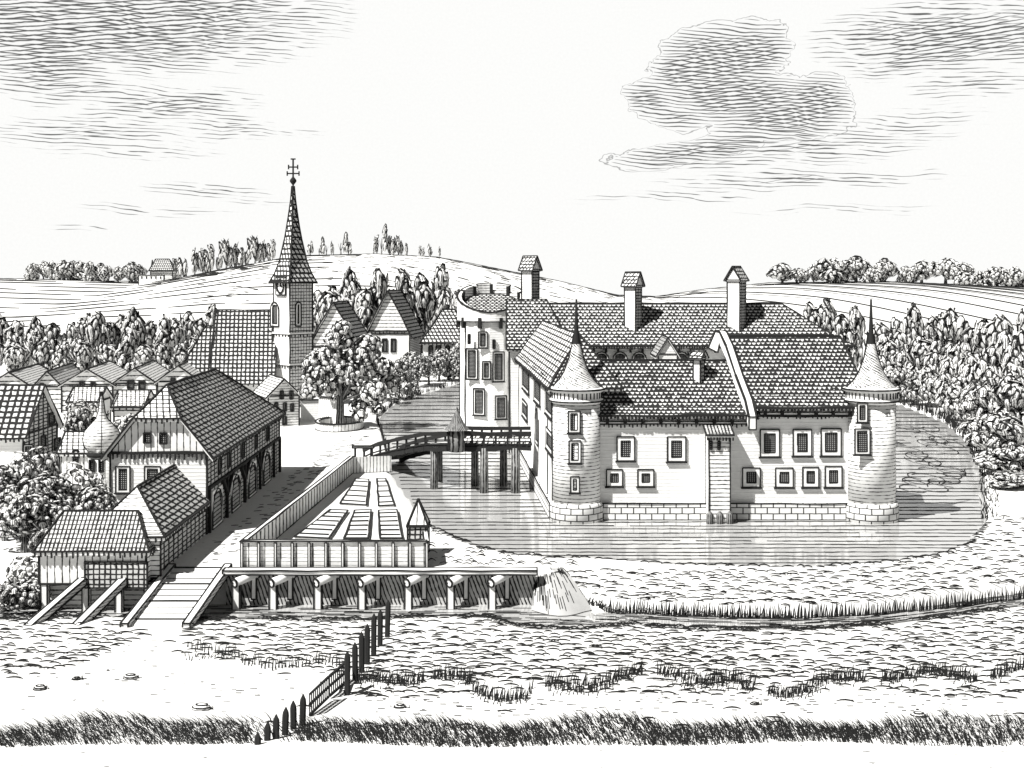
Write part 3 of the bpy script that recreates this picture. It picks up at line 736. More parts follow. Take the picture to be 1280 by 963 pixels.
# keep
kp = Vector((-3.2, 194, 0)); kr = 4.75; N = 14
mb = MB()
mb.lathe(kp, [(kr, -1), (kr, 18.2)], N, 'plaster', phase=.2, smooth=False)
for q in range(N):
    a = .2 + q * 2 * math.pi / N; d = Vector((math.cos(a), math.sin(a), 0)) * kr
    if q in (8, 13, 12, 7): mb.edge(kp + d + Vector((0, 0, 0)), kp + d + Vector((0, 0, 18)), .17)
mb.build('keep_wall', ca)
mb = MB()
def kz(a): return 19.0 + 4.2 * (.5 + .5 * math.sin(a)) ** .8
S = 40
for q in range(S):
    a0, a1 = q * 2 * math.pi / S, (q + 1) * 2 * math.pi / S
    P_ = lambda a, r, z: kp + Vector((r * math.cos(a), r * math.sin(a), z))
    ro, ri = kr + .35, kr - .25
    z0a, z0b, z1a, z1b = 17.6, 17.6, kz(a0), kz(a1)
    if math.sin(a0) > 0.05 and (q % 4 == 1): z1a -= 1.1; z1b -= 1.1
    mb.face([P_(a0, ro, z0a), P_(a1, ro, z0b), P_(a1, ro, z1b), P_(a0, ro, z1a)], 'plaster'); mb.face([P_(a1, ri, z0b), P_(a0, ri, z0a), P_(a0, ri, z1a), P_(a1, ri, z1b)], 'plank_h')
    mb.face([P_(a0, ro, z1a), P_(a1, ro, z1b), P_(a1, ri, z1b), P_(a0, ri, z1a)], 'pale')
    mb.face([P_(a0, ri, z0a), P_(a1, ri, z0b), P_(a1, ro, z0b), P_(a0, ro, z0a)], 'ink')
    mb.edge(P_(a0, ro, z1a), P_(a1, ro, z1b), .2); mb.edge(P_(a0, ro, z0a), P_(a1, ro, z0b), .14)
    if q % 4 == 0: mb.box(P_(a0, kr + .25, 16.6), Vector((math.cos(a0), math.sin(a0), 0)), Vector((-math.sin(a0), math.cos(a0), 0)), .5, .45, 1.6, 'ink')
    if q % 4 == 2 and math.sin(a0) > 0: mb.box(P_(a0, ri - .1, kz(a0) - 1.6), Vector((math.cos(a0), math.sin(a0), 0)), Vector((-math.sin(a0), math.cos(a0), 0)), .3, .5, 1.5, 'ink')
mb.build('parapet', ca)
mb = MB(); rg = [kp + Vector((4.4 * math.cos(q * math.pi / 10), 4.4 * math.sin(q * math.pi / 10), 20.0 + 1.6 * math.sin(q * math.pi / 10))) for q in range(20)]
mb.slab(rg, .3, 'tile_scale_mid', .14); mb.build('keep_roof', ca)
pk = kp + Vector((0, -kr, 0))
ka, kb = -HP - .34, -HP + .3
for r_ in ((583, 436, 597, 474), (592, 486, 606, 519)):
    n_ = Vector((math.cos(ka), math.sin(ka), 0)); window(ca, *r_, kp + n_ * kr * 1.0, n_, fr=.3)
for r_ in ((598, 415, 609, 435), (603, 452, 613, 474)): window(ca, *r_, kp + Vector((0, -kr, 0)), nf, fr=.28)
for r_ in ((616, 440, 630, 477), (619, 495, 633, 524)):
    n_ = Vector((math.cos(kb), math.sin(kb), 0)); window(ca, *r_, kp + n_ * kr, n_, fr=.3)
for r_ in ((585, 418, 588, 430), (616, 425, 619, 436)): window(ca, *r_, kp + Vector((0, -kr + .1, 0)) , nf, fr=.02, name='slit_window', sill=False)
# rear wing with arcade
mb = MB(); mb.box((23.9, 187, -1), AX, AY, 45, 14, 15.3, 'plaster', .16); mb.build('wall', ca)
bigroof('roof', .4, 48.2, 4.0, 39.3, 179.3, 194.7, 14.6, 20.4, 'tile_scale_mid', hipm='tile_light')
for c_ in (694, 706, 752, 775, 799, 852, 868): window(ca, c_ - 9, 440, c_ + 9, 462, (0, 180, 0), nf, name='arcade_arch', fr=.3, sill=False, arch=True)
# rear-left link roof from the keep
fk = Fr(-.5, 178.5, 0)
mb = MB(); roof(mb, fk, 0, 8.5, 0, 16, 14.4, 21.0, 'tile_scale_mid', .16, ov=.4, hr=3, ea=.3, es=.6); mb.build('link_roof', ca)
mb = MB(); mb.box(fk(4.2, 8, -1), AX, AY, 8.2, 15, 15.2, 'plaster', .16); mb.build('wall', ca)
# right (east) wing behind the taller front roof
mb = MB(); mb.box((33, 161.5, -1), AX, AY, 8, 36.6, 12.6, 'plaster', CW); mb.build('wall', ca)
mb = MB(); roof(mb, Fr(37, 143.3, HP), 0, 36, 0, 8, 11.6, 15.2, 'tile_light', .15, ov=.4, hl=3); mb.build('roof', ca)
# court gablet
mb = MB(); fg = Fr(P(822, 450, 168).x + 2.2, 168, HP); walls(mb, fg, 0, 6, -.4, 2.1, 8, 14.2, 16.2, ('board_shade_grid', 'plaster', 'plaster', 'plaster'), .13); mb.build('gablet', ca)  # right flank's shade put into its colour
mb = MB(); roof(mb, fg, 0, 6, -.4, 2.1, 14.2, 16.4, 'tile_ribbed', .13, ov=.35, ea=0); mb.build('gablet_roof', ca)
# chimneys
def chimney(x0, x1, ytop, ycap, ybot, Y, d=2.0, axis=0):
    xa = (x0 - 640) * Y / F; xb = (x1 - 640) * Y / F; zc = CZ - (ycap - HY) * Y / F; zt_ = CZ - (ytop - HY) * Y / F; zb = CZ - (ybot - HY) * Y / F
    w = xb - xa; mb = MB(); ang_ = -.62; ax_ = Vector((math.cos(ang_), math.sin(ang_), 0)); ay_ = Vector((-ax_.y, ax_.x, 0))
    s_ = w / (math.cos(ang_) + abs(math.sin(ang_))); c = Vector(((xa + xb) / 2, Y + s_ / 2, zb - 2))
    mb.box(c, ax_, ay_, s_, s_, zc - zb + 2, 'plaster', .13, mats={1: 'board_shade_grid'}); o = mb.build('chimney', ca)  # right face painted dark as the shaded side of the plaster
    mb = MB(); f = Fr(0, 0, ang_ + (HP if axis else 0)); f.o = Vector((c.x, c.y, 0)); e = s_ / 2 + .22
    walls(mb, f, -e + .1, e - .1, -e + .1, e - .1, zc - .25, zc, zt_ - .15, ('pale',) * 4, .1)
    roof(mb, f, -e, e, -e, e, zc, zt_, 'tile_cross', .12, ov=.15, th=.12, ea=0)
    o2 = mb.build('chimney_cap', ca); o2.parent = o
chimney(652, 674, 320, 337, 372, 188)
chimney(781, 803, 340, 357, 415, 182.5)
chimney(910, 934, 333, 350, 408, 182.5, axis=1)
chimney(867, 881, 438, 447, 478, 134)

# ------------------------------------------------------------------ bridge
br = thing('timber_bridge', 'dark timber bridge on posts from the square over the moat to the castle gate', 'bridge', (-3, 149, -.35))
dz = 5.2
S0 = Vector((-17.2, 170, .25)); S1 = Vector((-6.6, 149.5, dz)); S2 = Vector((2.2, 149.2, dz))
path = []
for i in range(9):
    t = i / 8; p = S0.lerp(S1, t); p.z = .25 + (dz - .25) * (t ** .85); path.append(p)
wid = [2.6] * 9
mb = MB(); pl_, pr2 = [], []
pts = path + [S2]
for i, p in enumerate(pts):
    d = (pts[min(i + 1, len(pts) - 1)] - pts[max(i - 1, 0)]); d.z = 0; d.normalize(); r = Vector((d.y, -d.x, 0))
    if i == len(pts) - 1: r = Vector((0, -1, 0))
    pl_.append(p - r * 2.6); pr2.append(p + r * 2.6)
for i in range(len(pts) - 1): mb.slab([pr2[i], pr2[i + 1], pl_[i + 1], pl_[i]], .3, 'plank_v', .14, side='ink', under='board_shade_grid')
mb.build('deck', br)
for side in (pl_, pr2):
    mb = MB()
    for i in range(len(pts) - 1):
        up = Vector((0, 0, 1.25)); lo = Vector((0, 0, -.5)); up2 = Vector((0, 0, .35))
        mb.edge(side[i] + up, side[i + 1] + up, .34); mb.edge(side[i] + lo, side[i + 1] + lo, .36); mb.edge(side[i] + up2, side[i + 1] + up2, .12)
        n = 1 if i < 8 else 7
        for k in range(n):
            p = side[i].lerp(side[i + 1], (k + .01) / n); mb.box(p - Vector((0, 0, .6)), AX, AY, .26, .26, 1.9, 'ink')
        if n > 1:
            for k in range(n * 2):
                p = side[i].lerp(side[i + 1], k / (n * 2)); q = side[i].lerp(side[i + 1], (k + .8) / (n * 2)); mb.edge(p + Vector((0, 0, -.45)), q + Vector((0, 0, .3)), .13)
    mb.build('railing', br)
for x_, y_, s in ((-8.7, 155, .34), (-9.1, 149.5, .5), (-4.4, 151.6, .5), (-3.2, 146.9, .55), (-1.0, 151.6, .5), (.4, 146.9, .6)):
    z1 = dz - .4 if x_ > -7 else dz - 1.1
    mb = MB(); mb.tube((x_, y_, -1.3), (x_, y_, z1), s * .95, s * .85, 'bark', 10); mb.build('pier', br)
mb = MB(); mb.tube((-6.3, 146.6, -.2 + dz - .6), (-6.3, 146.6, dz + 2.0), .85, .8, 'bark', 8); mb.build('gate_post', br)
mb = MB(); mb.lathe((-6.3, 146.6, 0), [(1.45, dz + 1.7), (.8, dz + 2.5), (.35, dz + 3.4), (.05, dz + 4.3)], 8, 'bark', smooth=False); mb.build('post_roof', br)

# ------------------------------------------------------------------ garden, walkway and palisade
gf = thing('garden_fence', 'plank fence enclosing the vegetable garden along the street and the brook', 'fence', (-15, 107.6, 0))
def panel(a, b, h, mat, par, name='panel', W=.1, th=.16, cap=True):
    a = Vector(a); b = Vector(b); d = b - a; L = d.length; d.normalize(); r = Vector((d.y, -d.x, 0)); mb = MB()
    rr_ = Vector((d.y, -d.x, 0)).normalized()
    A = [a - rr_ * th / 2, b - rr_ * th / 2, b + rr_ * th / 2, a + rr_ * th / 2]; T = [p + Vector((0, 0, h)) for p in A]
    for i in range(4): mb.face([A[i], A[(i + 1) % 4], T[(i + 1) % 4], T[i]], mat)
    if cap:
        rr2 = rr_ * .22; q = [a - rr2, b - rr2, b + rr2, a + rr2]; q = [p + Vector((0, 0, h + .14)) for p in q]; mb.slab(q, .14, 'pale', W)
    mb.edge(A[0], A[1], W); mb.edge(A[3], A[2], W)
    o = mb.build(name, par); return o
linemat('garden_plank', hs=.32, vs=1.35, hw=.13, vw=.09, brk=.4)
linemat('paling', hs=None, vs=.42, vw=.22, brk=.4)
linemat('paling_long', hs=None, vs=1.4, vw=.32, brk=.4, wob=.15)
g0 = G(300, 712); g1 = G(440, 592); g2 = G(489, 590); g3 = G(533, 711)
g0.y = 108.4; g3.y = 108.4
panel(g0, g3, 2.1, 'garden_plank', gf); panel(g0, g1, 2.0, 'paling_long', gf); panel(g1, g2, 2.0, 'paling', gf, cap=False)
for x_ in np.linspace(g0.x, g3.x, 12):
    mb = MB(); mb.box((x_, 108.2, 0), AX, AY, .18, .16, 2.1, 'pale', .05); mb.build('post', gf)
gp = G(531, 711); mb = MB(); panel(Vector((g3.x, 108.4, 0)), Vector((g3.x - .5, 113.5, 0)), 2.0, 'board_shade_grid', gf)
gt = thing('garden_gate', 'small post and lintel gate at the far end of the garden', 'gate', G(453, 590))
for dx in (0, 2.0):
    mb = MB(); p = G(444, 589); mb.box((p.x + dx, p.y, 0), AX, AY, .25, .25, 2.9, 'ink'); mb.build('post', gt)
mb = MB(); mb.box((p.x + 1.0, p.y, 2.9), AX, AY, 2.7, .3, .25, 'pale', .12); mb.build('lintel', gt)
# small pointed garden house
sp_ = thing('garden_shed', 'tiny shed with a pointed roof at the corner of the garden by the moat', 'shed', (-7.6, 114.5, 0))
mb = MB(); mb.box((-8.3, 113.4, -.5), AX, AY, 1.8, 1.8, 3.2, 'board_shade_grid', .1); mb.build('wall', sp_)
mb = MB(); c = Vector((-8.3, 113.4, 0)); e = .95
cs = [c + Vector((x, y, 2.6)) for x, y in ((-e, -e), (e, -e), (e, e), (-e, e))]; ap = c + Vector((0, 0, 4.9))
for i in range(4): mb.poly([cs[i], cs[(i + 1) % 4], ap], 'plank_v' if i != 3 else 'pale', .12)
mb.face(cs[::-1], 'pale'); mb.build('roof', sp_)
# beds
beds = [[(444.5, 601), (461, 602), (458, 634), (425, 632)], [(471, 601), (482, 601), (493, 634), (473, 635)], [(413, 640), (435, 641), (411, 676), (368, 674)],
        [(443, 641), (464, 640), (460, 676), (430, 676)], [(473, 641), (496, 640), (503, 676), (475, 676)]]
bl_ = ['far left bed of the garden, against the street fence', 'far right bed of the garden, by the moat', 'near left bed of the garden, widest and slanting', 'near middle bed of the garden', 'near right bed of the garden, behind the front fence']
for k, q in enumerate(beds):
    mb = MB(); ps_ = [G(x, y) + Vector((0, 0, .22)) for x, y in q][::-1]
    lo_ = [Vector((p.x, p.y, -.05)) for p in ps_]
    mb.face(ps_, 'ground'); mb.loop(ps_, .13)
    for i in range(4): mb.face([lo_[i], lo_[(i + 1) % 4], ps_[(i + 1) % 4], ps_[i]], 'plank_h')
    a, b_, c, d = ps_[2], ps_[3], ps_[0], ps_[1]     # a,b far edge ; c,d near edge after reversal
    for t in np.linspace(.12, .9, 6 if k > 1 else 5):
        l = ps_[3].lerp(ps_[0], t); r = ps_[2].lerp(ps_[1], t)
        n_s = 1; mb.edge(l.lerp(r, .05) + Vector((0, 0, .03)), l.lerp(r, .93) + Vector((0, 0, .03)), .14)
    tag(mb.build('garden_bed', origin=(ps_[0] + ps_[2]) / 2 - Vector((0, 0, .22))), bl_[k], 'garden bed', 'beds of the vegetable garden')
# walkway on posts
wk = thing('timber_walkway', 'long timber walkway edge on posts and log beams above the brook', 'walkway', (-11, 107.2, -3))
mb = MB(); mb.box((-11.0, 107.05, -.22), AX, AY, 26.2, 1.1, .34, 'pale', .1); mb.build('deck', wk)
mb = MB(); mb.box((-11.0, 107.55, -3.9), AX, AY, 26.0, .2, 3.7, 'earth_hatch', 0); mb.build('revetment', wk)
for px_ in (295, 341, 397, 452, 510, 563, 615):
    x_ = (px_ - 640) * 106 / F
    mb = MB(); mb.box((x_, 106.2, -3.9), AX, AY, .62, .5, 3.15, 'pale', .1); mb.build('post', wk)
    mb = MB(); mb.tube((x_ - .1, 105.8, -.72), (x_ + 1.5, 107.4, -.35), .36, .3, 'pale', 14, capmat='pale', w=.1)
    mb.build('log', wk)
    mb = MB(); mb.box((x_ + 1.25, 107.2, -2.4), AX, AY, .4, .3, 1.9, 'pale', .08); mb.build('brace_post', wk)

# picket fence in the foreground
pfn = thing('picket_fence', 'broken foreground fence of dark pointed stakes with low slatted panels', 'fence', (-12.3, 86, -2.9))
def picket(px_, yb_, yt_, lean=0):
    Yp = F * (CZ + 2.75) / (yb_ - HY); x_ = (px_ - 640) * Yp / F; z0 = tz(x_, Yp) - .2; zt_ = CZ - (yt_ - HY) * Yp / F
    mb = MB(); n = 6; w = .17
    rings = []
    pr = [(w, z0), (w * 1.05, zt_ - .5), (w * .9, zt_ - .3), (.03, zt_)]
    c = Vector((x_, Yp, 0))
    for r_, z_ in pr: rings.append([c + Vector((lean * (z_ - z0) + r_ * math.cos(q * math.pi / 3) * 1.15, r_ * math.sin(q * math.pi / 3) * .6, z_)) for q in range(6)])
    for i in range(3):
        for q in range(6): mb.face([rings[i][q], rings[i][(q + 1) % 6], rings[i + 1][(q + 1) % 6], rings[i + 1][q]], 'ink')
    mb.build('stake', pfn)
for a in ((322, 930, 915), (334, 925, 902), (345, 923, 893), (356, 918, 884), (367, 910, 876), (378, 905, 868), (434, 864, 814), (444, 852, 803), (452, 842, 790), (459, 832, 780), (467, 822, 767), (475, 810, 762), (484, 800, 750)): picket(*a, lean=U(-.02, .04))
for xa, ya, xb, yb_ in ((387, 895, 411, 872), (412, 871, 436, 850)):
    a = G(xa, ya, -2.85); b_ = G(xb, yb_, -2.7)
    mb = MB(); 
    for h_ in (.05, .7, 1.35): mb.edge(a + Vector((0, 0, h_)), b_ + Vector((0, 0, h_)), .1)
    for t in np.linspace(0, 1, 11):
        p = a.lerp(b_, t); mb.box(p, AX, AY, .07, .07, 1.4, 'ink')
    mb.build('slatted_panel', pfn)

# round wall around the great tree
rw_ = thing('tree_wall', 'low round plank enclosure around the foot of the great tree on the square', 'enclosure', (-27.6, 205, 0))
mb = MB(); c0 = Vector((-27.6, 205, 0)); S = 28
for q in range(S):
    a0, a1 = q * 2 * math.pi / S, (q + 1) * 2 * math.pi / S
    def p(a, r, z): return c0 + Vector((r * math.cos(a) * 1.05, r * math.sin(a) * 1.6, z))
    mb.face([p(a0, 3.6, -.2), p(a1, 3.6, -.2), p(a1, 3.6, 1.2), p(a0, 3.6, 1.2)], 'plank_v'); mb.face([p(a1, 3.1, -.2), p(a0, 3.1, -.2), p(a0, 3.1, 1.2), p(a1, 3.1, 1.2)], 'plank_v')
    mb.face([p(a0, 3.6, 1.2), p(a1, 3.6, 1.2), p(a1, 3.1, 1.2), p(a0, 3.1, 1.2)], 'pale'); mb.edge(p(a0, 3.6, 1.2), p(a1, 3.6, 1.2), .17); mb.edge(p(a0, 3.1, 1.2), p(a1, 3.1, 1.2), .13)
    mb.edge(p(a0, 3.6, 0), p(a1, 3.6, 0), .17)
mb.build('wall', rw_)
# plank fence on the square
sf = thing('board_fence', 'upright board fence behind the great tree on the square', 'fence', (-32, 214, 0))
panel(P(376, 528, 214) * 1, P(376, 528, 214) + Vector((3.0, 0, 0)), 3.6, 'plaster', sf, name='gate_panel', W=.18)
for o in list(sf.children): pass
pA = Vector((P(399, 528, 212).x, 212, 0)); pB = Vector((P(421, 528, 208).x, 208, 0)); panel(pA, pB, 4.2, 'plank_v', sf, W=.18)

# ------------------------------------------------------------------ trees
def clump(mb, c, n, w, h, mat, tilt=0.0):
    n = n.normalized(); up = Vector((0, 0, 1)); r = up.cross(n)
    if r.length < .05: r = Vector((1, 0, 0))
    r.normalize(); u = n.cross(r)
    if tilt: r2 = r * math.cos(tilt) + u * math.sin(tilt); u = u * math.cos(tilt) - r * math.sin(tilt); r = r2
    K = 8; ring = []; uv = []
    for q in range(K):
        a = 2 * math.pi * (q + .5) / K; k = U(.85, 1.12)
        ring.append(c + r * w * math.cos(a) * k + u * h * math.sin(a) * k - n * min(w, h) * .45); uv.append((math.cos(a), math.sin(a)))
    cc = c + n * min(w, h) * .15
    for q in range(K):
        k = (q + 1) % K; mb.face([cc, ring[q], ring[k]], mat, [(0, 0), uv[q], uv[k]], False)
def crown(blobs, dens, w, h, mats=('leaf_pale', 'leaf_mid', 'leaf_dark'), wts=(.3, .45, .25), jit=.35, darkright=0):
    mb = MB()
    for (c, rx, rz) in blobs:
        c = Vector(c); n = int(dens * (rx * rx * 2 + rx * rz * 2))
        tone = R()
        for i in range(n):
            z = 1 - 2 * (i + .5) / n; a = i * 2.399963 + U(-.3, .3); s = math.sqrt(max(0, 1 - z * z)); d = Vector((s * math.cos(a), s * math.sin(a), z))
            if z < -.75: continue
            k = U(.78, 1.08)
            p = c + Vector((d.x * rx * k, d.y * rx * k, d.z * rz * k))
            nn = Vector((d.x / rx, d.y / rx, d.z / rz)).normalized() + Vector((U(-jit, jit), U(-jit, jit), U(-jit, jit)))
            t = R() * .55 + tone * .45
            m_ = mats[0] if t < wts[0] else (mats[1] if t < wts[0] + wts[1] else mats[2])
            sc = U(.7, 1.25); clump(mb, p, nn, w * sc, h * sc, m_, U(-.25, .25))
    return mb
def trunkmesh(h, r, limbs=3, spread=1.5, top=None):
    mb = MB(); mb.tube((0, 0, -.8), (0, 0, h * .55), r * 1.25, r * .8, 'bark', 8); top = top or h
    mb.tube((0, 0, h * .55), (spread * .1, 0, top), r * .8, r * .3, 'bark', 7)
    for i in range(limbs):
        a = i * 2 * math.pi / limbs + .6; mb.tube((0, 0, h * (.4 + .1 * i / limbs)), (spread * math.cos(a), spread * math.sin(a), top * .95), r * .5, r * .15, 'bark', 6)
    return mb
protos = {}
def proto_tall(k):      # columnar lobed tree, unit ~ 15 m high
    random.seed(100 + k)
    hh = 15; bl = []
    for i in range(5 + k % 3):
        a = R() * 6.28; rr_ = U(.3, 1.6); z = U(4.5, 11.5)
        bl.append(((rr_ * math.cos(a), rr_ * math.sin(a), z), U(1.3, 2.1), U(2.0, 3.4)))
    bl.append(((0, 0, 12.6), 1.5, 2.2)); bl.append(((0, 0, 5), 2.3, 3.2))
    c = crown(bl, 1.7, .62, 1.35, wts=(.32, .48, .20), jit=.25)
    t = trunkmesh(7, .35, 3, 1.2, 10)
    return c, t
def proto_far(k):
    random.seed(200 + k); bl = []
    n = 2 + k % 4
    for i in range(n): bl.append(((U(-2.2, 2.2), U(-1, 1), 0 + U(4.0, 6.5)), U(.9, 1.4), U(3.0, 4.5)))
    return crown(bl, 1.2, .75, 2.3, wts=(.45, .4, .15), jit=.2), trunkmesh(4, .3, 2, 1.0, 6)
def proto_round(k):
    random.seed(400 + k); bl = []
    for i in range(6 + k % 3): a = R() * 6.28; rr_ = U(.2, 2.0); bl.append(((rr_ * math.cos(a), rr_ * math.sin(a), U(2.5, 7.0)), U(1.2, 1.7), U(1.4, 2.4)))
    bl.append(((0, 0, 7.6), 1.3, 1.7))
    return crown(bl, 2.3, .5, 1.0, wts=(.4, .42, .18), jit=.25), trunkmesh(4, .3, 2, 1.0, 6)
def proto_bush(k):
    random.seed(300 + k); bl = []
    for i in range(5): a = R() * 6.28; rr_ = U(.2, 1.5); bl.append(((rr_ * math.cos(a), rr_ * math.sin(a), U(1.2, 3.6)), U(1.0, 1.5), U(1.0, 1.7)))
    return crown(bl, 10, .22, .27, wts=(.34, .40, .26)), trunkmesh(2.5, .16, 4, 1.0, 3)
proto_me = {}
def get(kind, k):
    if (kind, k) not in proto_me:
        st = random.getstate(); c, t = {'tall': proto_tall, 'far': proto_far, 'round': proto_round, 'bush': proto_bush}[kind](k); random.setstate(st)
        co = c.build('crown'); to = t.build('trunk'); proto_me[(kind, k)] = (co.data, to.data)
        bpy.data.objects.remove(co); bpy.data.objects.remove(to)
    return proto_me[(kind, k)]
def plant(kind, k, x, y, sx, sz, name, label, cat, group, z=None):
    cm, tm = get(kind, k)
    z = tz(x, y) if z is None else z
    e = thing(name, label, cat, (x, y, z), group); e.scale = (sx, sx, sz); e.rotation_euler.z = U(0, 6.28)
    for nm, me_ in (('crown', cm), ('trunk', tm)):
        o = bpy.data.objects.new(nm, me_); COL.objects.link(o); o.parent = e
    return e
def ordl(i): return ordw[i] if i < len(ordw) else 'number %d' % (i + 1)
# hilltop rows
def hillrow(pxs, label, group, Yb=640, fat=1.0, kind='far'):
    for i, (px_, hpx) in enumerate(pxs):
        Yt = Yb + U(-12, 4); x_ = (px_ - 640) * Yt / F
        plant(kind, (i * 3 + int(px_)) % 6, x_, Yt, hpx / 2.46 / 10 * 1.25 * fat * U(.85, 1.2), hpx / 2.46 / 10 * 1.18, 'hill_tree', '%s tree from the left %s' % (ordl(i), label), 'tree', group, z=tz(x_, Yt) - (1.6 if kind == 'round' else .3))
rowA = [(40 + i * 12.2 + U(-3, 3), U(20, 27)) for i in range(12)]
hillrow(rowA, 'in the row on the far left hill, of the farmstead', 'trees on the far left hill', fat=1.5, kind='round')
hillrow([(215 + i * 9.6 + U(-2, 2), U(17, 29)) for i in range(14)], 'in the row between farmstead and church spire', 'trees between farmstead and spire')
hillrow([(388, 15), (399, 14), (408, 18), (417, 14), (426, 22), (436, 13)], 'in the sparse group on the crest right of the spire', 'trees on the crest right of the spire')
hillrow([(467, 18), (477, 29), (487, 19), (498, 19), (509, 12), (526, 11), (538, 14), (549, 11), (458, 9)][:8], 'in the slim group on the middle of the crest', 'slim trees on the middle crest')
hillrow([(978, 26), (996, 20), (1017, 24), (1042, 31), (1070, 33), (1090, 20), (1106, 30), (1132, 22), (1152, 29), (1182, 32), (1204, 28), (1228, 20), (1243, 25), (1268, 26), (1292, 24)], 'on the right hilltop', 'trees on the right hilltop', fat=1.8, kind='round')
# wood behind the gabled row
ws = [(-4, 390), (22, 400), (44, 396), (66, 403), (90, 404), (112, 392), (122, 388), (137, 402), (152, 392), (166, 385), (188, 400), (206, 394), (218, 398), (234, 388), (250, 398), (266, 380), (282, 396)]
for i, (px_, yt) in enumerate(ws):
    Yt = U(288, 312); H = CZ - (yt - HY) * Yt / F
    plant('tall', i % 7, (px_ - 640) * Yt / F, Yt, U(.95, 1.2), H / 15, 'woodland_tree', '%s tree from the left in the tall wood behind the gabled row' % ordl(i), 'tree', 'wood behind the gabled row')
for i, (px_, yt) in enumerate([(55, 425), (78, 430), (101, 424), (129, 428), (158, 426), (180, 430), (201, 428), (226, 428), (246, 430), (20, 428)]):
    Yt = 275; H = CZ - (yt - HY) * Yt / F
    plant('tall', (i + 3) % 7, (px_ - 640) * Yt / F, Yt, .95, H / 15, 'woodland_tree', '%s low tree in the front edge of the wood behind the gabled row' % ordl(i), 'tree', 'front edge of the wood behind the gabled row')
# trees in the middle, before the hill
for i, (px_, yt) in enumerate([(388, 380), (398, 362), (414, 358), (437, 335), (455, 358), (474, 333), (503, 333), (526, 340), (551, 334), (572, 362), (541, 365), (425, 365), (488, 362), (516, 368), (562, 372)] and sorted([(388, 380), (398, 362), (414, 358), (437, 335), (455, 358), (474, 333), (503, 333), (526, 340), (551, 334), (572, 362), (541, 365), (425, 365), (488, 362), (516, 368), (562, 372)])):
    Yt = U(330, 360); H = CZ - (yt - HY) * Yt / F - 0.5
    plant('tall', (i * 2 + 1) % 7, (px_ - 640) * Yt / F, Yt, U(1.35, 1.65), H / 15, 'woodland_tree', '%s of the trees behind the steep houses, between spire and keep' % ordl(i), 'tree', 'trees behind the steep houses')
# right-hand forest along the moat
fr_ = []
for (px_, yt, Yt) in [(1012, 378, 300), (1034, 374, 305), (1052, 392, 285), (1068, 382, 300), (1100, 402, 280), (1120, 398, 285), (1142, 380, 275), (1166, 395, 262), (1188, 386, 262), (1212, 408, 250), (1228, 398, 240), (1252, 392, 238), (1280, 388, 240),
                      (1112, 425, 258), (1132, 430, 255), (1150, 420, 250), (1172, 425, 245), (1195, 430, 232), (1216, 440, 222), (1240, 432, 215), (1268, 425, 212), (1300, 420, 215),
                      (1126, 458, 246), (1144, 462, 240), (1162, 455, 236), (1182, 465, 226), (1200, 470, 214), (1218, 478, 204), (1238, 472, 196), (1262, 470, 190), (1288, 462, 188),
                      (1222, 520, 184), (1240, 515, 176), (1249, 560, 158), (1257, 590, 148), (1264, 520, 168), (1272, 556, 156), (1282, 592, 150)]:
    fr_.append((px_, yt, Yt))
lab3 = {0: 'top row', 1: 'middle row', 2: 'front row', 3: 'bank'}
for i, (px_, yt, Yt) in enumerate(fr_):
    H = CZ - (yt - HY) * Yt / F
    rowi = 0 if i < 13 else 1 if i < 22 else 2 if i < 31 else 3
    st = (0, 13, 22, 31)[rowi]
    plant('tall', (i * 5) % 7, (px_ - 640) * Yt / F, Yt, U(.95, 1.25) * (1 if rowi < 2 else .9), H / 15, 'forest_tree',
          '%s tree from left, %s of the forest beside the castle' % (ordl(i - st), ['hindmost row', 'second row', 'third row', 'lowest corner by the right edge'][rowi]), 'tree', 'dense forest right of the castle')
# hedge by the shore left of the keep
for i, (px_, yb_, s) in enumerate([(478, 490, 1.3), (488, 503, 1.1), (499, 492, 1.5), (508, 478, 1.7), (514, 496, 1.1), (522, 484, 1.6), (536, 481, 1.6), (549, 477, 1.8), (561, 475, 1.8), (574, 472, 1.9)]):
    p = G(px_, yb_); plant('bush', i % 4, p.x, p.y, s, s * .9, 'shore_bush', '%s bush of the hedge along the moat between great tree and keep' % ordl(i), 'bush', 'hedge along the moat left of the keep')
# bushes at left edge
for i, (px_, yt, Yt, s, lb) in enumerate([(48, 560, 128, 1.6, 'leafy bush at the left edge under the house with the shade-hatched gable'), (80, 590, 124, 1.7, 'round leafy bush in front of the narrow annex'), (108, 610, 118, 1.3, 'leafy bush beside the pale wall of the large street house'),
                                            (30, 615, 114, 1.5, 'tall bush at the left edge behind the mill hut roof'), (62, 628, 113, 1.2, 'bush rising just above the mill hut roof'), (38, 680, 107.6, 1.0, 'low bush beside the left post of the mill hut'),
                                            (92, 500, 172, 1.5, 'pale tree left of the onion dome spike'), (158, 515, 160, 1.5, 'pale tree right of the onion dome'), (20, 650, 106, 1.3, 'bush cut by the left edge beside the mill hut'), (14, 578, 126, 1.6, 'bush at the very left edge under the plaster wall of the tall house'), (6, 612, 119, 1.5, 'bush cut in half by the left edge above the mill hut'), (46, 598, 120, 1.3, 'leafy bush in the middle of the thicket above the mill hut'), (118, 588, 128, .8, 'small shrub by the foot of the onion turret')]):
    H = CZ - (yt - HY) * Yt / F
    plant('bush', i % 4, (px_ - 640) * Yt / F, Yt, s * 1.15, H / 4.6, 'bush', lb, 'bush', None)
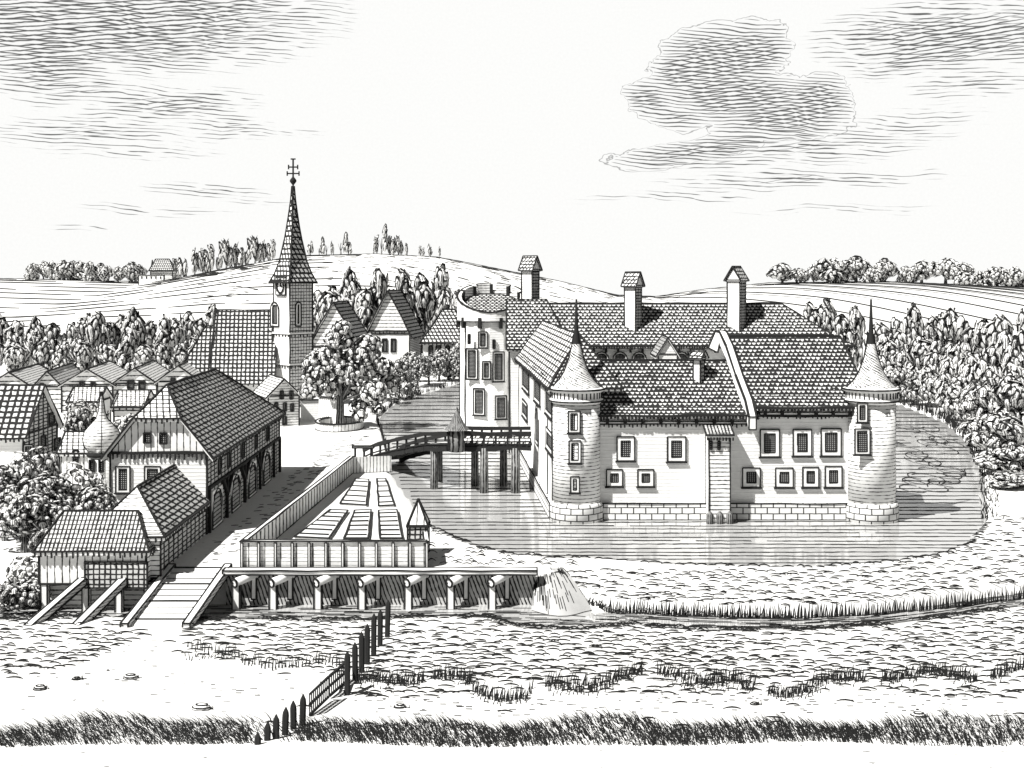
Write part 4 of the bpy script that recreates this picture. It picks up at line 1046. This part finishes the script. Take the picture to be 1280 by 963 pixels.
# the great tree
random.seed(11)
T0 = Vector((-27.6, 205, 0)); gtree = thing('great_tree', 'great leafy tree inside the round enclosure on the square', 'tree', T0)
bl = []
for (px_, py_, r_) in [(428, 410, 1.7), (425, 424, 2.6), (436, 440, 3.0), (405, 448, 2.6), (455, 448, 2.9), (422, 464, 3.2), (396, 470, 2.4), (447, 472, 3.1), (474, 462, 2.5), (488, 480, 2.0), (388, 488, 1.9), (408, 488, 2.0), (466, 492, 2.6), (452, 508, 2.1), (501, 458, 1.6), (470, 512, 1.6), (438, 488, 2.2), (424, 484, 2.0), (460, 430, 2.2), (390, 455, 1.7), (450, 520, 1.3)]:
    p = P(px_, py_, 205 + U(-3, 3)); bl.append((p, r_, r_ * .85))
mb = crown(bl, 2.1, .62, .6, wts=(.46, .34, .20)); mb.build('crown', gtree)
mb = MB(); mb.tube(T0 - Vector((0, 0, .5)), T0 + Vector((.2, 0, 6)), .75, .5, 'bark', 10)
for dx, dy, h_ in ((-3, 0, 9), (3, 1, 9.5), (0, -1.5, 12), (5.5, -.5, 6.5), (-1, 1, 14), (4, 0, 12)): mb.tube(T0 + Vector((.15, 0, 4.2)), T0 + Vector((dx, dy, h_)), .38, .1, 'bark', 7)
mb.build('trunk', gtree)

# ------------------------------------------------------------------ strokes of grass, ripples, furrows
random.seed(5)
def ribbon(mb, pts, hw, vertical=True, mat='ink'):
    """thin blade through pts, hw half width; vertical blades stand, flat ones lie"""
    n = len(pts); off = Vector((0, 0, 1)) if vertical else Vector((0, 1, 0))
    for i in range(n - 1):
        w0 = hw * (.35 + .65 * math.sin(math.pi * (i + .3) / n)); w1 = hw * (.35 + .65 * math.sin(math.pi * (i + 1.3) / n))
        mb.face([pts[i] - off * w0, pts[i + 1] - off * w1, pts[i + 1] + off * w1, pts[i] + off * w0], mat)
def xy_ok(px_, py_): return True
def stroke(mb, x, y, z, L, rise, hw):
    k = 4; a = U(-.12, .12)
    pts = [Vector((x + L * (i / k - .5), y + L * (i / k - .5) * a * 2, z + rise * math.sin(math.pi * (.12 + .8 * i / k)))) for i in range(k + 1)]
    ribbon(mb, pts, hw)
def path_zone(px_, py_):
    """bare sandy ground: the track bottom left and the pale strip before the dark bank"""
    if py_ > 864 + 5 * math.sin(px_ / 60): return True
    if px_ < 232:
        if py_ < 792: return 150 < px_ < 232
        return px_ > 215 - (py_ - 785) * 2.3 or py_ > 845 + 8 * math.sin(px_ / 20)
    if px_ < 440: return py_ > 822 + (px_ - 232) * .12
    return False
gr = MB(); cnt = 0
py_ = 650.0
cand = []
while py_ < 905:
    px_ = -30 + U(0, 20)
    while px_ < 1310:
        cand.append((px_ + U(-5, 5), py_ + U(-2.6, 2.6))); px_ += U(10.5, 17)
    py_ += 4.6
def zone_lower(px_, py_):
    # lower field south of the brook
    p = G(px_, py_, -2.6); yb_ = np.interp(p.x, [q.x for q in BROOK], [q.y for q in BROOK])
    return p, p.y < yb_ - 2.9
for (px_, py_) in cand:
    if py_ < 716 and px_ < 1120: continue
    p, ok = zone_lower(px_, py_)
    if ok and ((p.x - 4.5) / 6.6) ** 2 + ((p.y - 102.6) / 4.6) ** 2 < 1: continue
    if ok:
        if path_zone(px_, py_): 
            if R() > .015: continue
        if R() < .1: continue
        stroke(gr, p.x, p.y, tz(p.x, p.y) + .1, U(.6, 1.25), U(.05, .17), .06)
    elif px_ > 690:
        # slope between moat and brook: march along the ray until it meets the terrain
        Yc = 99.0
        d = None
        for Yc in np.arange(99, 132, .35):
            zc = CZ - (py_ - HY) * Yc / F
            if zc < tz((px_ - 640) * Yc / F, Yc): d = Yc; break
        if d is None: continue
        x_ = (px_ - 640) * d / F; z_ = tz(x_, d)
        if z_ < -2.2 or z_ > 5: continue
        dm = float(sdist(np.array([x_]), np.array([d]), MOAT)[0])
        if dm > -.6: continue
        if R() < .9: stroke(gr, x_, d, z_ + .1, U(.6, 1.2), U(.06, .18), .06)
# field between garden shed and moat shore
for i in range(130):
    px_ = U(536, 720); py_ = U(662, 710); p = G(px_, py_)
    if p.y < 108.3: continue
    if float(sdist(np.array([p.x]), np.array([p.y]), MOAT)[0]) > -.4: continue
    stroke(gr, p.x, p.y, .1, U(.5, .9), U(.15, .3), .05)
tag(gr.build('grass'), None, None, kind='stuff')
# grass blades: bank edges and the dark foreground strip
def blade(mb, x, y, z, h, lean, hw):
    pts = [Vector((x + lean * t * t, y, z + h * t)) for t in (0, .4, .75, 1)]
    for i in range(3):
        w0 = hw * (1 - .25 * i); w1 = hw * (1 - .25 * (i + 1)) if i < 2 else .01
        mb.face([pts[i] - Vector((w0, 0, 0)), pts[i] + Vector((w0, 0, 0)), pts[i + 1] + Vector((w1, 0, 0)), pts[i + 1] - Vector((w1, 0, 0))], 'ink')
bk = MB()
def bank(fn, xa, xb, step, h0, h1, rows_=2, z=-2.8, lean=.25, gap=0):
    x = xa
    while x < xb:
        if gap and math.sin(x / 23.0 + 1) + .5 * math.sin(x / 7.3) < -gap: x += step; continue
        for r_ in range(rows_):
            p = G(x + U(-1, 1), fn(x) + U(-3, 3), z); zz = tz(p.x, p.y)
            blade(bk, p.x, p.y, zz - .05, U(h0, h1), U(-.1, .35) * lean * 3, .045)
        x += step
edge1 = lambda x: 858 + 6 * math.sin(x / 47) + 4 * math.sin(x / 19) + (6 if 590 < x < 660 else 0) - max(0, x - 1120) * .12
bank(edge1, 446, 1300, 2.6, .5, 1.0, 3, -2.8, .25, 1.1)
bank(lambda x: edge1(x) + 5, 446, 1300, 5, .3, .6, 1, -2.8, .5, .5)
bank(lambda x: 815 + (x - 235) * .13 if x < 300 else 836 + 5 * math.sin(x / 17), 235, 430, 4.2, .4, .95, 2, -2.7)
bank(lambda x: 824 + 2 * math.sin(x / 9), 232, 285, 4.0, .2, .45, 2, -2.6)
# brook far bank teeth (right) and its near bank
for i in range(270):
    px_ = 700 + i * 2.2; x_ = (px_ - 640) * 101 / F
    yb_ = float(np.interp(x_, [q.x for q in BROOK], [q.y for q in BROOK])); yy = yb_ + 2.5
    x_ = (px_ - 640) * yy / F
    if x_ < 8: continue
    blade(bk, x_, yy - .45 + U(-.15, .15), -3.0, U(.8, 1.4), U(-.15, .2), .075)
for i in range(420):
    px_ = -20 + i * 3.2 + U(-2, 2); x_ = (px_ - 640) * 101 / F
    yb_ = float(np.interp(x_, [q.x for q in BROOK], [q.y for q in BROOK])); yy = yb_ - 2.75 + U(-.5, .3)
    if -30.2 < x_ < -24.6 or -1.5 < x_ < 10.4: continue
    if math.sin(px_ / 31) + math.sin(px_ / 13) < -.9: continue
    stroke(bk, x_, yy, tz(x_, yy) + .08, U(.5, 1.1), U(.12, .3), .055)
for i in range(60):
    t = i / 60; x_ = 3.9 + 5.0 * t; yy = 108.6 - 4.4 * t
    for w_ in range(2): blade(bk, x_ + U(-.1, .1), yy + U(-.2, .2), tz(x_, yy) - .1, U(.4, .8), U(-.1, .35), .055)
for i in range(70):
    a = math.pi * (1.05 + .9 * i / 70); x_ = 4.5 + 6.5 * math.cos(a); yy = 102.8 + 4.6 * math.sin(a)
    stroke(bk, x_, yy + U(-.3, .2), tz(x_, yy) + .08, U(.5, 1.0), U(.12, .3), .055)
# moat shore edge line
for i in range(len(MOAT)):
    a, b_ = MOAT[i], MOAT[(i + 1) % len(MOAT)]; L = (b_ - a).length; k = max(2, int(L / .9))
    for q in range(k):
        p = a.lerp(b_, (q + U(0, .6)) / k)
        if p.y < 128: stroke(bk, p.x, p.y - .4, -.1, U(.7, 1.3), U(.05, .28), .07)
        elif p.y < 250 and p.x > 30:
            for w_ in range(4): blade(bk, p.x + U(0, 1.5), p.y + U(0, 2.5), -.3, U(1, 2.4) * (1 if p.y > 175 else .35), U(-.3, .3), .08)
        elif p.x < -12 and p.y > 170 and R() < .9: blade(bk, p.x, p.y + .5, -.3, U(.8, 1.8), U(-.2, .3), .1)
tag(bk.build('bank_grass'), None, None, kind='stuff')
fg = MB()
def py_skip(x): return R() < .75
def topline(x): return 905 - 4 * math.sin(x / 90) + 5 * math.sin(x / 33 + 1) - (8 if x > 1180 else 0) - (10 * max(0, 1 - abs(x - 420) / 60))
for i in range(7600):
    px_ = U(-40, 1320)
    if 318 < px_ < 372 and py_skip(px_): continue
    yt = topline(px_); py_ = yt + (932 - yt) * R() ** .9
    p = G(px_, py_, -2.9); z = tz(p.x, p.y)
    h = U(.35, .75); blade(fg, p.x, p.y, z - .02, h, (-.5 if px_ > 375 else -.75) * U(.6, 1.3), .032)
tag(fg.build('tall_grass'), None, None, kind='stuff')

# ripples on the moat and the brook
rp_ = MB()
def in_moat(x, y): return float(sdist(np.array([x]), np.array([y]), MOAT)[0])
Yc = 108.5; 
while Yc < 292:
    step = 4.7 * Yc * Yc / 40000; xs = np.arange(-48, 100, .8 * Yc / 130); ys = np.full(xs.shape, Yc) + .12 * step * np.sin(xs / 9 + Yc); d = sdist(xs, ys, MOAT)
    hw = .58 * Yc * Yc / 40000
    run = None
    for i in range(len(xs)):
        if d[i] > .15 and R() > .012:
            if run is None: run = i
        else:
            if run is not None and i - run > 1:
                pts = [Vector((xs[q], ys[q] + U(-.05, .05) * step, -.33)) for q in range(run, i)]
                for q in range(len(pts) - 1):
                    w = hw * U(.55, 1.1); rp_.face([pts[q] - Vector((0, w, 0)), pts[q + 1] - Vector((0, w, 0)), pts[q + 1] + Vector((0, w, 0)), pts[q] + Vector((0, w, 0))], 'ink')
            run = None
    Yc += step
bxs = [q.x for q in BROOK]; bys = [q.y for q in BROOK]
for i in range(950):
    x = U(-48, 50); yb_ = float(np.interp(x, bxs, bys)); hi = 107.3 if x < 2 else yb_ + 2.3
    if 1.5 < x < 11: hi = 105.2
    y = U(yb_ - 2.4, hi); L = U(.8, 3.2); w = U(.04, .09)
    if -1 < x < 10 and R() < .75: continue
    if x < 2 and y > 105.0 and R() < .4: continue
    y2 = float(np.interp(x + L, bxs, bys)) - yb_ if x > 2 else 0
    rp_.face([Vector((x, y - w, -2.93)), Vector((x + L, y + y2 - w, -2.93)), Vector((x + L, y + y2 + w, -2.93)), Vector((x, y + w, -2.93))], 'ink')
for i in range(80):      # slow water in the pool below the spill
    a = U(0, 6.28); q_ = R() ** .5; x = 4.5 + 5.6 * q_ * math.cos(a); y = 102.2 + 3.6 * q_ * math.sin(a); L = U(.5, 2.0); w = U(.03, .07)
    if x > 1.5 and y > 103.6 and x < 7: continue
    rp_.face([Vector((x, y - w, -2.93)), Vector((x + L, y - w, -2.93)), Vector((x + L, y + w, -2.93)), Vector((x, y + w, -2.93))], 'ink')
for i in range(75):      # falling water strokes on the spill
    a = U(.0, 1.0) ** 2.2; t0 = U(0, .7); t1 = min(1, t0 + U(.12, .35)); pts = []
    for t in np.linspace(t0, t1, 4):
        x = (2.1 + a * 2.2) * (1 - t) + (1.6 + a * 5.0) * t; y = 109.3 * (1 - t) + (105.6 - 1.9 * math.sin(math.pi * min(1, a * 1.05))) * t; pts.append(Vector((x, y, -.24 - 2.6 * t ** 1.4)))
    for q in range(3): rp_.face([pts[q] - Vector((.03, .05, 0)), pts[q] + Vector((.03, .05, 0)), pts[q + 1] + Vector((.03, .05, 0)), pts[q + 1] - Vector((.03, .05, 0))], 'ink')
for i in range(46):      # inked loops painted as tree reflections, far right of the moat
    px_ = U(1128, 1222); py_ = U(530, 612); p = G(px_, py_, -.3)
    if in_moat(p.x, p.y) < 2: continue
    r_ = U(.9, 2.0); a0 = U(0, 6.3); a1 = a0 + U(2.5, 5); k = 9; sy = p.y * p.y / 40000 * 10
    pts = [p + Vector((r_ * math.cos(a0 + (a1 - a0) * q / k), r_ * sy * .35 * math.sin(a0 + (a1 - a0) * q / k), 0)) for q in range(k + 1)]
    for q in range(k):
        d = (pts[q + 1] - pts[q]); nn_ = Vector((-d.y, d.x, 0)).normalized(); nn_ = Vector((nn_.x * .06, nn_.y * .2, 0))
        rp_.face([pts[q] - nn_, pts[q + 1] - nn_, pts[q + 1] + nn_, pts[q] + nn_], 'ink')
tag(rp_.build('ripples_reflections'), None, None, kind='stuff')

# furrows and grass dashes on the hills, wheel marks on the road
fu = MB()
def drape(p0, p1, hw, k=10, bend=0.0):
    pts = []
    for i in range(k + 1):
        t = i / k; x = p0[0] + (p1[0] - p0[0]) * t; y = p0[1] + (p1[1] - p0[1]) * t + bend * math.sin(math.pi * t); pts.append(Vector((x, y, tz(x, y) + hw)))
    ribbon(fu, pts, hw * 1.35)
for i in range(12):       # left field: long broken contour lines
    y = 430 + i * 17
    x = -330.0 * y / 650 * 1.15
    while x < -75 * y / 500:
        L = U(8, 45); drape((x, y + U(-1, 1)), (x + L, y + U(-2, 2)), .1 + y * .00022, 5); x += L + U(2, 16)
for i in range(11):      # furrows on the right hill running down to the right
    x0 = 105 + i * 20
    drape((x0 - 45, 642), (x0 + 45, 400), .24, 16, 25)
    drape((x0 - 35, 642), (x0 + 25, 520), .13, 9, 12)
for i in range(420):      # short dashes on the middle hill
    y = U(470, 645); x = U(-150, 75) * y / 600
    if tz(x, y) < 8: continue
    L = U(1.5, 5); drape((x, y), (x + L, y - L * .8), U(.09, .16), 2)
for i in range(60):
    y = U(560, 640); x = U(-175, -120) * y / 600; L = U(4, 12); drape((x, y), (x + L, y - 5), .13, 3)
for i in range(120):
    xa = -330 + i * 6.0
    if R() < .06: continue
    pts = [Vector((x, 648, tz(x, 648) + .1)) for x in np.linspace(xa, xa + 6.2, 4)]
    ribbon(fu, pts, .26)
for x in np.linspace(-260, 330, 240):
    if math.sin(x / 13) > .5: continue
    y = U(615, 646); L = U(4, 14); drape((x, y), (x + L, y - 3), .13, 3)
tag(fu.build('field_furrows'), None, None, kind='stuff')
rd = MB()
for i in range(170):
    t = R() ** .8; y = 100 + t * 95; side = random.choice([-1, 1, 0]); xc = -26.2 + (1.0 * (t > .55)) * (y - 150) * .06
    x = xc + side * 1.1 + U(-.5, .5); 
    if y < 110: continue
    w = .0007 * y; L = U(.25, .8)
    rd.face([Vector((x, y - w * 2, .012)), Vector((x + L, y - w * 2 + .2, .012)), Vector((x + L, y + w * 2 + .2, .012)), Vector((x, y + w * 2, .012))], 'ink')
for i in range(260):
    px_ = U(20, 1260); py_ = U(866, 893) if px_ > 440 else U(795, 880)
    if px_ < 440 and not path_zone(px_, py_): continue
    p = G(px_, py_, -2.85); z = tz(p.x, p.y) + .02; L = U(.15, .5); w = .05
    rd.face([p + Vector((0, -w, 0)), p + Vector((L, -w, 0)), p + Vector((L, w, 0)), p + Vector((0, w, 0))], 'ink')
    for q in rd.v[-4:]: q.z = z + .01
tag(rd.build('gravel'), None, None, kind='stuff')
# stones
def stone(px_, py_, s, lab):
    p = G(px_, py_, -2.85); p.z = tz(p.x, p.y) - .05; mb = MB(); n = 9
    rings = []
    for r_, z_ in ((1, 0), (.95, .3), (.6, .55), (.15, .62)):
        rings.append([p + Vector((s * r_ * math.cos(q * 2 * math.pi / n) * U(.85, 1.1), s * .6 * r_ * math.sin(q * 2 * math.pi / n), s * z_)) for q in range(n)])
    for i in range(3):
        for q in range(n): mb.face([rings[i][q], rings[i][(q + 1) % n], rings[i + 1][(q + 1) % n], rings[i + 1][q]], 'pale' if q > 3 or i > 1 else 'bark')
    mb.face(rings[3], 'pale'); mb.loop(rings[2], .06); mb.loop(rings[0], .1); mb.loop(rings[1], .05)
    for k in range(12): blade(mb, p.x + s * U(.1, 1.6), p.y - .1, p.z, U(.15, .4), U(-.1, .1), .03)
    tag(mb.build('stone', origin=p), lab, 'stone', 'stones on the bare foreground strip')
for a in ((50, 862, .45, 'pale stone with tufts near the left edge of the foreground track'), (96, 856, .3, 'smallest pale stone beside the stone at the left edge'), (163, 854, .5, 'flat pale stone in the middle of the foreground track'),
          (252, 889, .6, 'largest pale stone with dark tufts, left of the dark stakes'), (500, 883, .4, 'pale stone just right of the stakes on the bare strip'), (943, 880, .3, 'small pale stone on the bare strip below the right tower'), (1148, 893, .5, 'pale stone with tufts at the right end of the bare strip')): stone(*a)

# ------------------------------------------------------------------ light, sky, camera
sun_el = math.radians(52); hx, hy = -.79, -.613
sd = Vector((hx * math.cos(sun_el), hy * math.cos(sun_el), math.sin(sun_el)))
L = bpy.data.lights.new('sun', 'SUN'); L.energy = 4.8; L.angle = math.radians(.5); L.color = (1, .985, .96)
so = bpy.data.objects.new('sun', L); COL.objects.link(so); so.rotation_euler = (-sd).to_track_quat('-Z', 'Y').to_euler()
w = bpy.data.worlds.new('World'); SC.world = w; w.use_nodes = True
nt = NT(w.node_tree); bg = w.node_tree.nodes['Background']
sky = nt.N.new('ShaderNodeTexSky'); sky.sky_type = 'NISHITA'; sky.sun_disc = False; sky.sun_elevation = sun_el
sky.sun_rotation = math.atan2(hx, hy); sky.air_density = 1.0
bwn = nt.N.new('ShaderNodeRGBToBW'); nt.L.new(sky.outputs[0], bwn.inputs[0])
tc = nt.N.new('ShaderNodeTexCoord'); o = nt.sep(tc.outputs['Generated'])
az = nt.m('ARCTAN2', o[0], o[1]); hr_ = nt.m('SQRT', nt.add(nt.mul(o[0], o[0]), nt.mul(o[1], o[1])))
el = nt.m('ARCTAN2', o[2], hr_)
base = nt.ramp(el, .22, .6, 4.5, .75)                       # bright overcast band low, dimmer zenith
base = nt.add(base, nt.mul(bwn.outputs[0], .10))
base = nt.mul(nt.m('MINIMUM', base, 4.75), nt.ramp(o[1], .55, .88, .34, 1.0))
Xp = nt.mul(az, 1000.0); Yp = nt.mul(el, 1000.0)              # milliradians
vec = nt.comb(nt.mul(Xp, .012), nt.mul(Yp, .03), 0.0)
nA = nt.noise(vec, 1.0, 3, .55); nB = nt.noise(nt.comb(nt.mul(Xp, .05), nt.mul(Yp, .07), 3.0), 1.0, 3, .6)
nC = nt.noise(nt.comb(nt.mul(Xp, .035), nt.mul(Yp, .45), 9.0), 1.0, 2)
Xd = nt.add(Xp, nt.mul(nt.sub(nB, .5), 40)); Yd = nt.add(Yp, nt.mul(nt.sub(nA, .5), 22))
def ell(px_, py_, rx, ry, s=1.0, tilt=0.0, Xs=None, Ys=None):
    a = math.atan((px_ - 640) / F); e = math.atan((HY - py_) / F * math.cos(a))
    dx = nt.sub(Xs or Xd, a * 1000); dy = nt.sub(Ys or Yd, e * 1000)
    dy = nt.add(dy, nt.mul(dx, -tilt))
    dx = nt.m('DIVIDE', dx, rx / 1.6); dy = nt.m('DIVIDE', dy, ry / 1.6)
    return nt.mul(nt.sub(1.0, nt.m('SQRT', nt.add(nt.mul(dx, dx), nt.mul(dy, dy)))), s)
def mxs(l):
    r_ = l[0]
    for q in l[1:]: r_ = nt.mx(r_, q)
    return r_
wisp = mxs([ell(90, 10, 350, 92, 2.0, .02), ell(60, 70, 90, 62, 1.6), ell(95, 112, 95, 15, .9), ell(215, 132, 125, 26, 1.0, .05), ell(110, 165, 130, 30, .8), ell(290, 160, 60, 22, .8), ell(165, 190, 120, 14, .5),
            ell(260, 236, 85, 12, .7), ell(190, 262, 120, 9, .5), ell(330, 248, 60, 7, .4), ell(375, 165, 30, 7, .6), ell(100, 284, 60, 5, .4),
            ell(1200, 45, 190, 50, 1.5), ell(1120, 75, 90, 25, .9), ell(1210, 105, 80, 22, .8), ell(1000, 185, 190, 30, .75, .06), ell(1130, 160, 110, 30, .55, .1), ell(900, 205, 110, 12, .7),
            ell(1000, 225, 200, 14, .8), ell(850, 245, 160, 9, .5, .05), ell(1050, 262, 150, 8, .4)])
cum = mxs([ell(900, 72, 75, 42, 1.6, .0), ell(940, 62, 48, 38, 1.5), ell(850, 90, 40, 30, 1.3), ell(925, 120, 100, 40, 1.6, -.15), ell(1020, 128, 44, 38, 1.5), ell(975, 150, 85, 28, 1.4), ell(812, 122, 34, 24, 1.2), ell(845, 145, 40, 14, .9, -.2), ell(860, 188, 95, 16, 1.1, .15)])
wob = nt.mul(nA, 14)
l1 = nt.add(nt.add(Yp, nt.mul(Xp, .05)), wob); l2 = nt.add(nt.add(Yp, nt.mul(Xp, -.13)), nt.mul(nB, 3))
dash = nt.ramp(nC, .38, .56)
ww = nt.mul(nt.ramp(wisp, 0.0, .55, 0, .34), dash)
c1 = nt.lines(l1, 2.9, ww, .25); c1 = nt.mul(c1, nt.ramp(ww, .02, .1))
w2 = nt.ramp(wisp, .45, 1.1, 0, .30); c2 = nt.mul(nt.lines(l2, 3.3, w2, .25), nt.ramp(w2, .02, .1))
w3 = nt.mul(nt.ramp(cum, 0.0, .35, .1, .30), nt.ramp(nC, .25, .45, .55, 1.0)); c3 = nt.mul(nt.lines(nt.add(nt.add(Yp, nt.mul(Xp, .10)), wob), 2.8, w3, .25), nt.ramp(cum, 0.0, .05))
w4 = nt.ramp(cum, .35, .9, 0, .28); c4 = nt.mul(nt.lines(l2, 3.3, w4, .25), nt.ramp(w4, .02, .1))
rim = nt.mul(nt.ramp(nt.m('ABSOLUTE', nt.add(cum, .06)), .022, .008), .6)
ink = nt.m('MULTIPLY', mxs([c1, c2, c3, c4, rim]), .86)
ink = nt.mul(ink, nt.ramp(el, .005, .02))
grain = nt.ramp(nt.noise(nt.comb(nt.mul(Xp, .5), nt.mul(Yp, .5), 0.0), 1.0, 5, .7), .3, .7, .955, 1.0)
val = nt.mul(nt.mul(base, grain), nt.sub(1.0, ink))
cmb = nt.N.new('ShaderNodeCombineColor')
for i, k in enumerate((1.0, 1.0, .985)): nt.put(cmb.inputs[i], nt.mul(val, k))
nt.L.new(cmb.outputs[0], bg.inputs['Color']); bg.inputs['Strength'].default_value = .12
w.cycles.sampling_method = 'MANUAL'; w.cycles.sample_map_resolution = 512

cam = bpy.data.cameras.new('camera'); co = bpy.data.objects.new('camera', cam); COL.objects.link(co)
co.location = (0, 0, CZ); co.rotation_euler = (math.radians(90), 0, 0)
cam.sensor_width = 36; cam.lens = 36 * F / 1280; cam.shift_y = -(481.5 - HY) / 1280; cam.clip_end = 6000; cam.clip_start = .5
SC.camera = co
vs = SC.view_settings; vs.view_transform = 'Standard'; vs.look = 'None'; vs.gamma = 1; vs.use_curve_mapping = False; vs.exposure = .82
SC.cycles.max_bounces = 5; SC.cycles.diffuse_bounces = 3
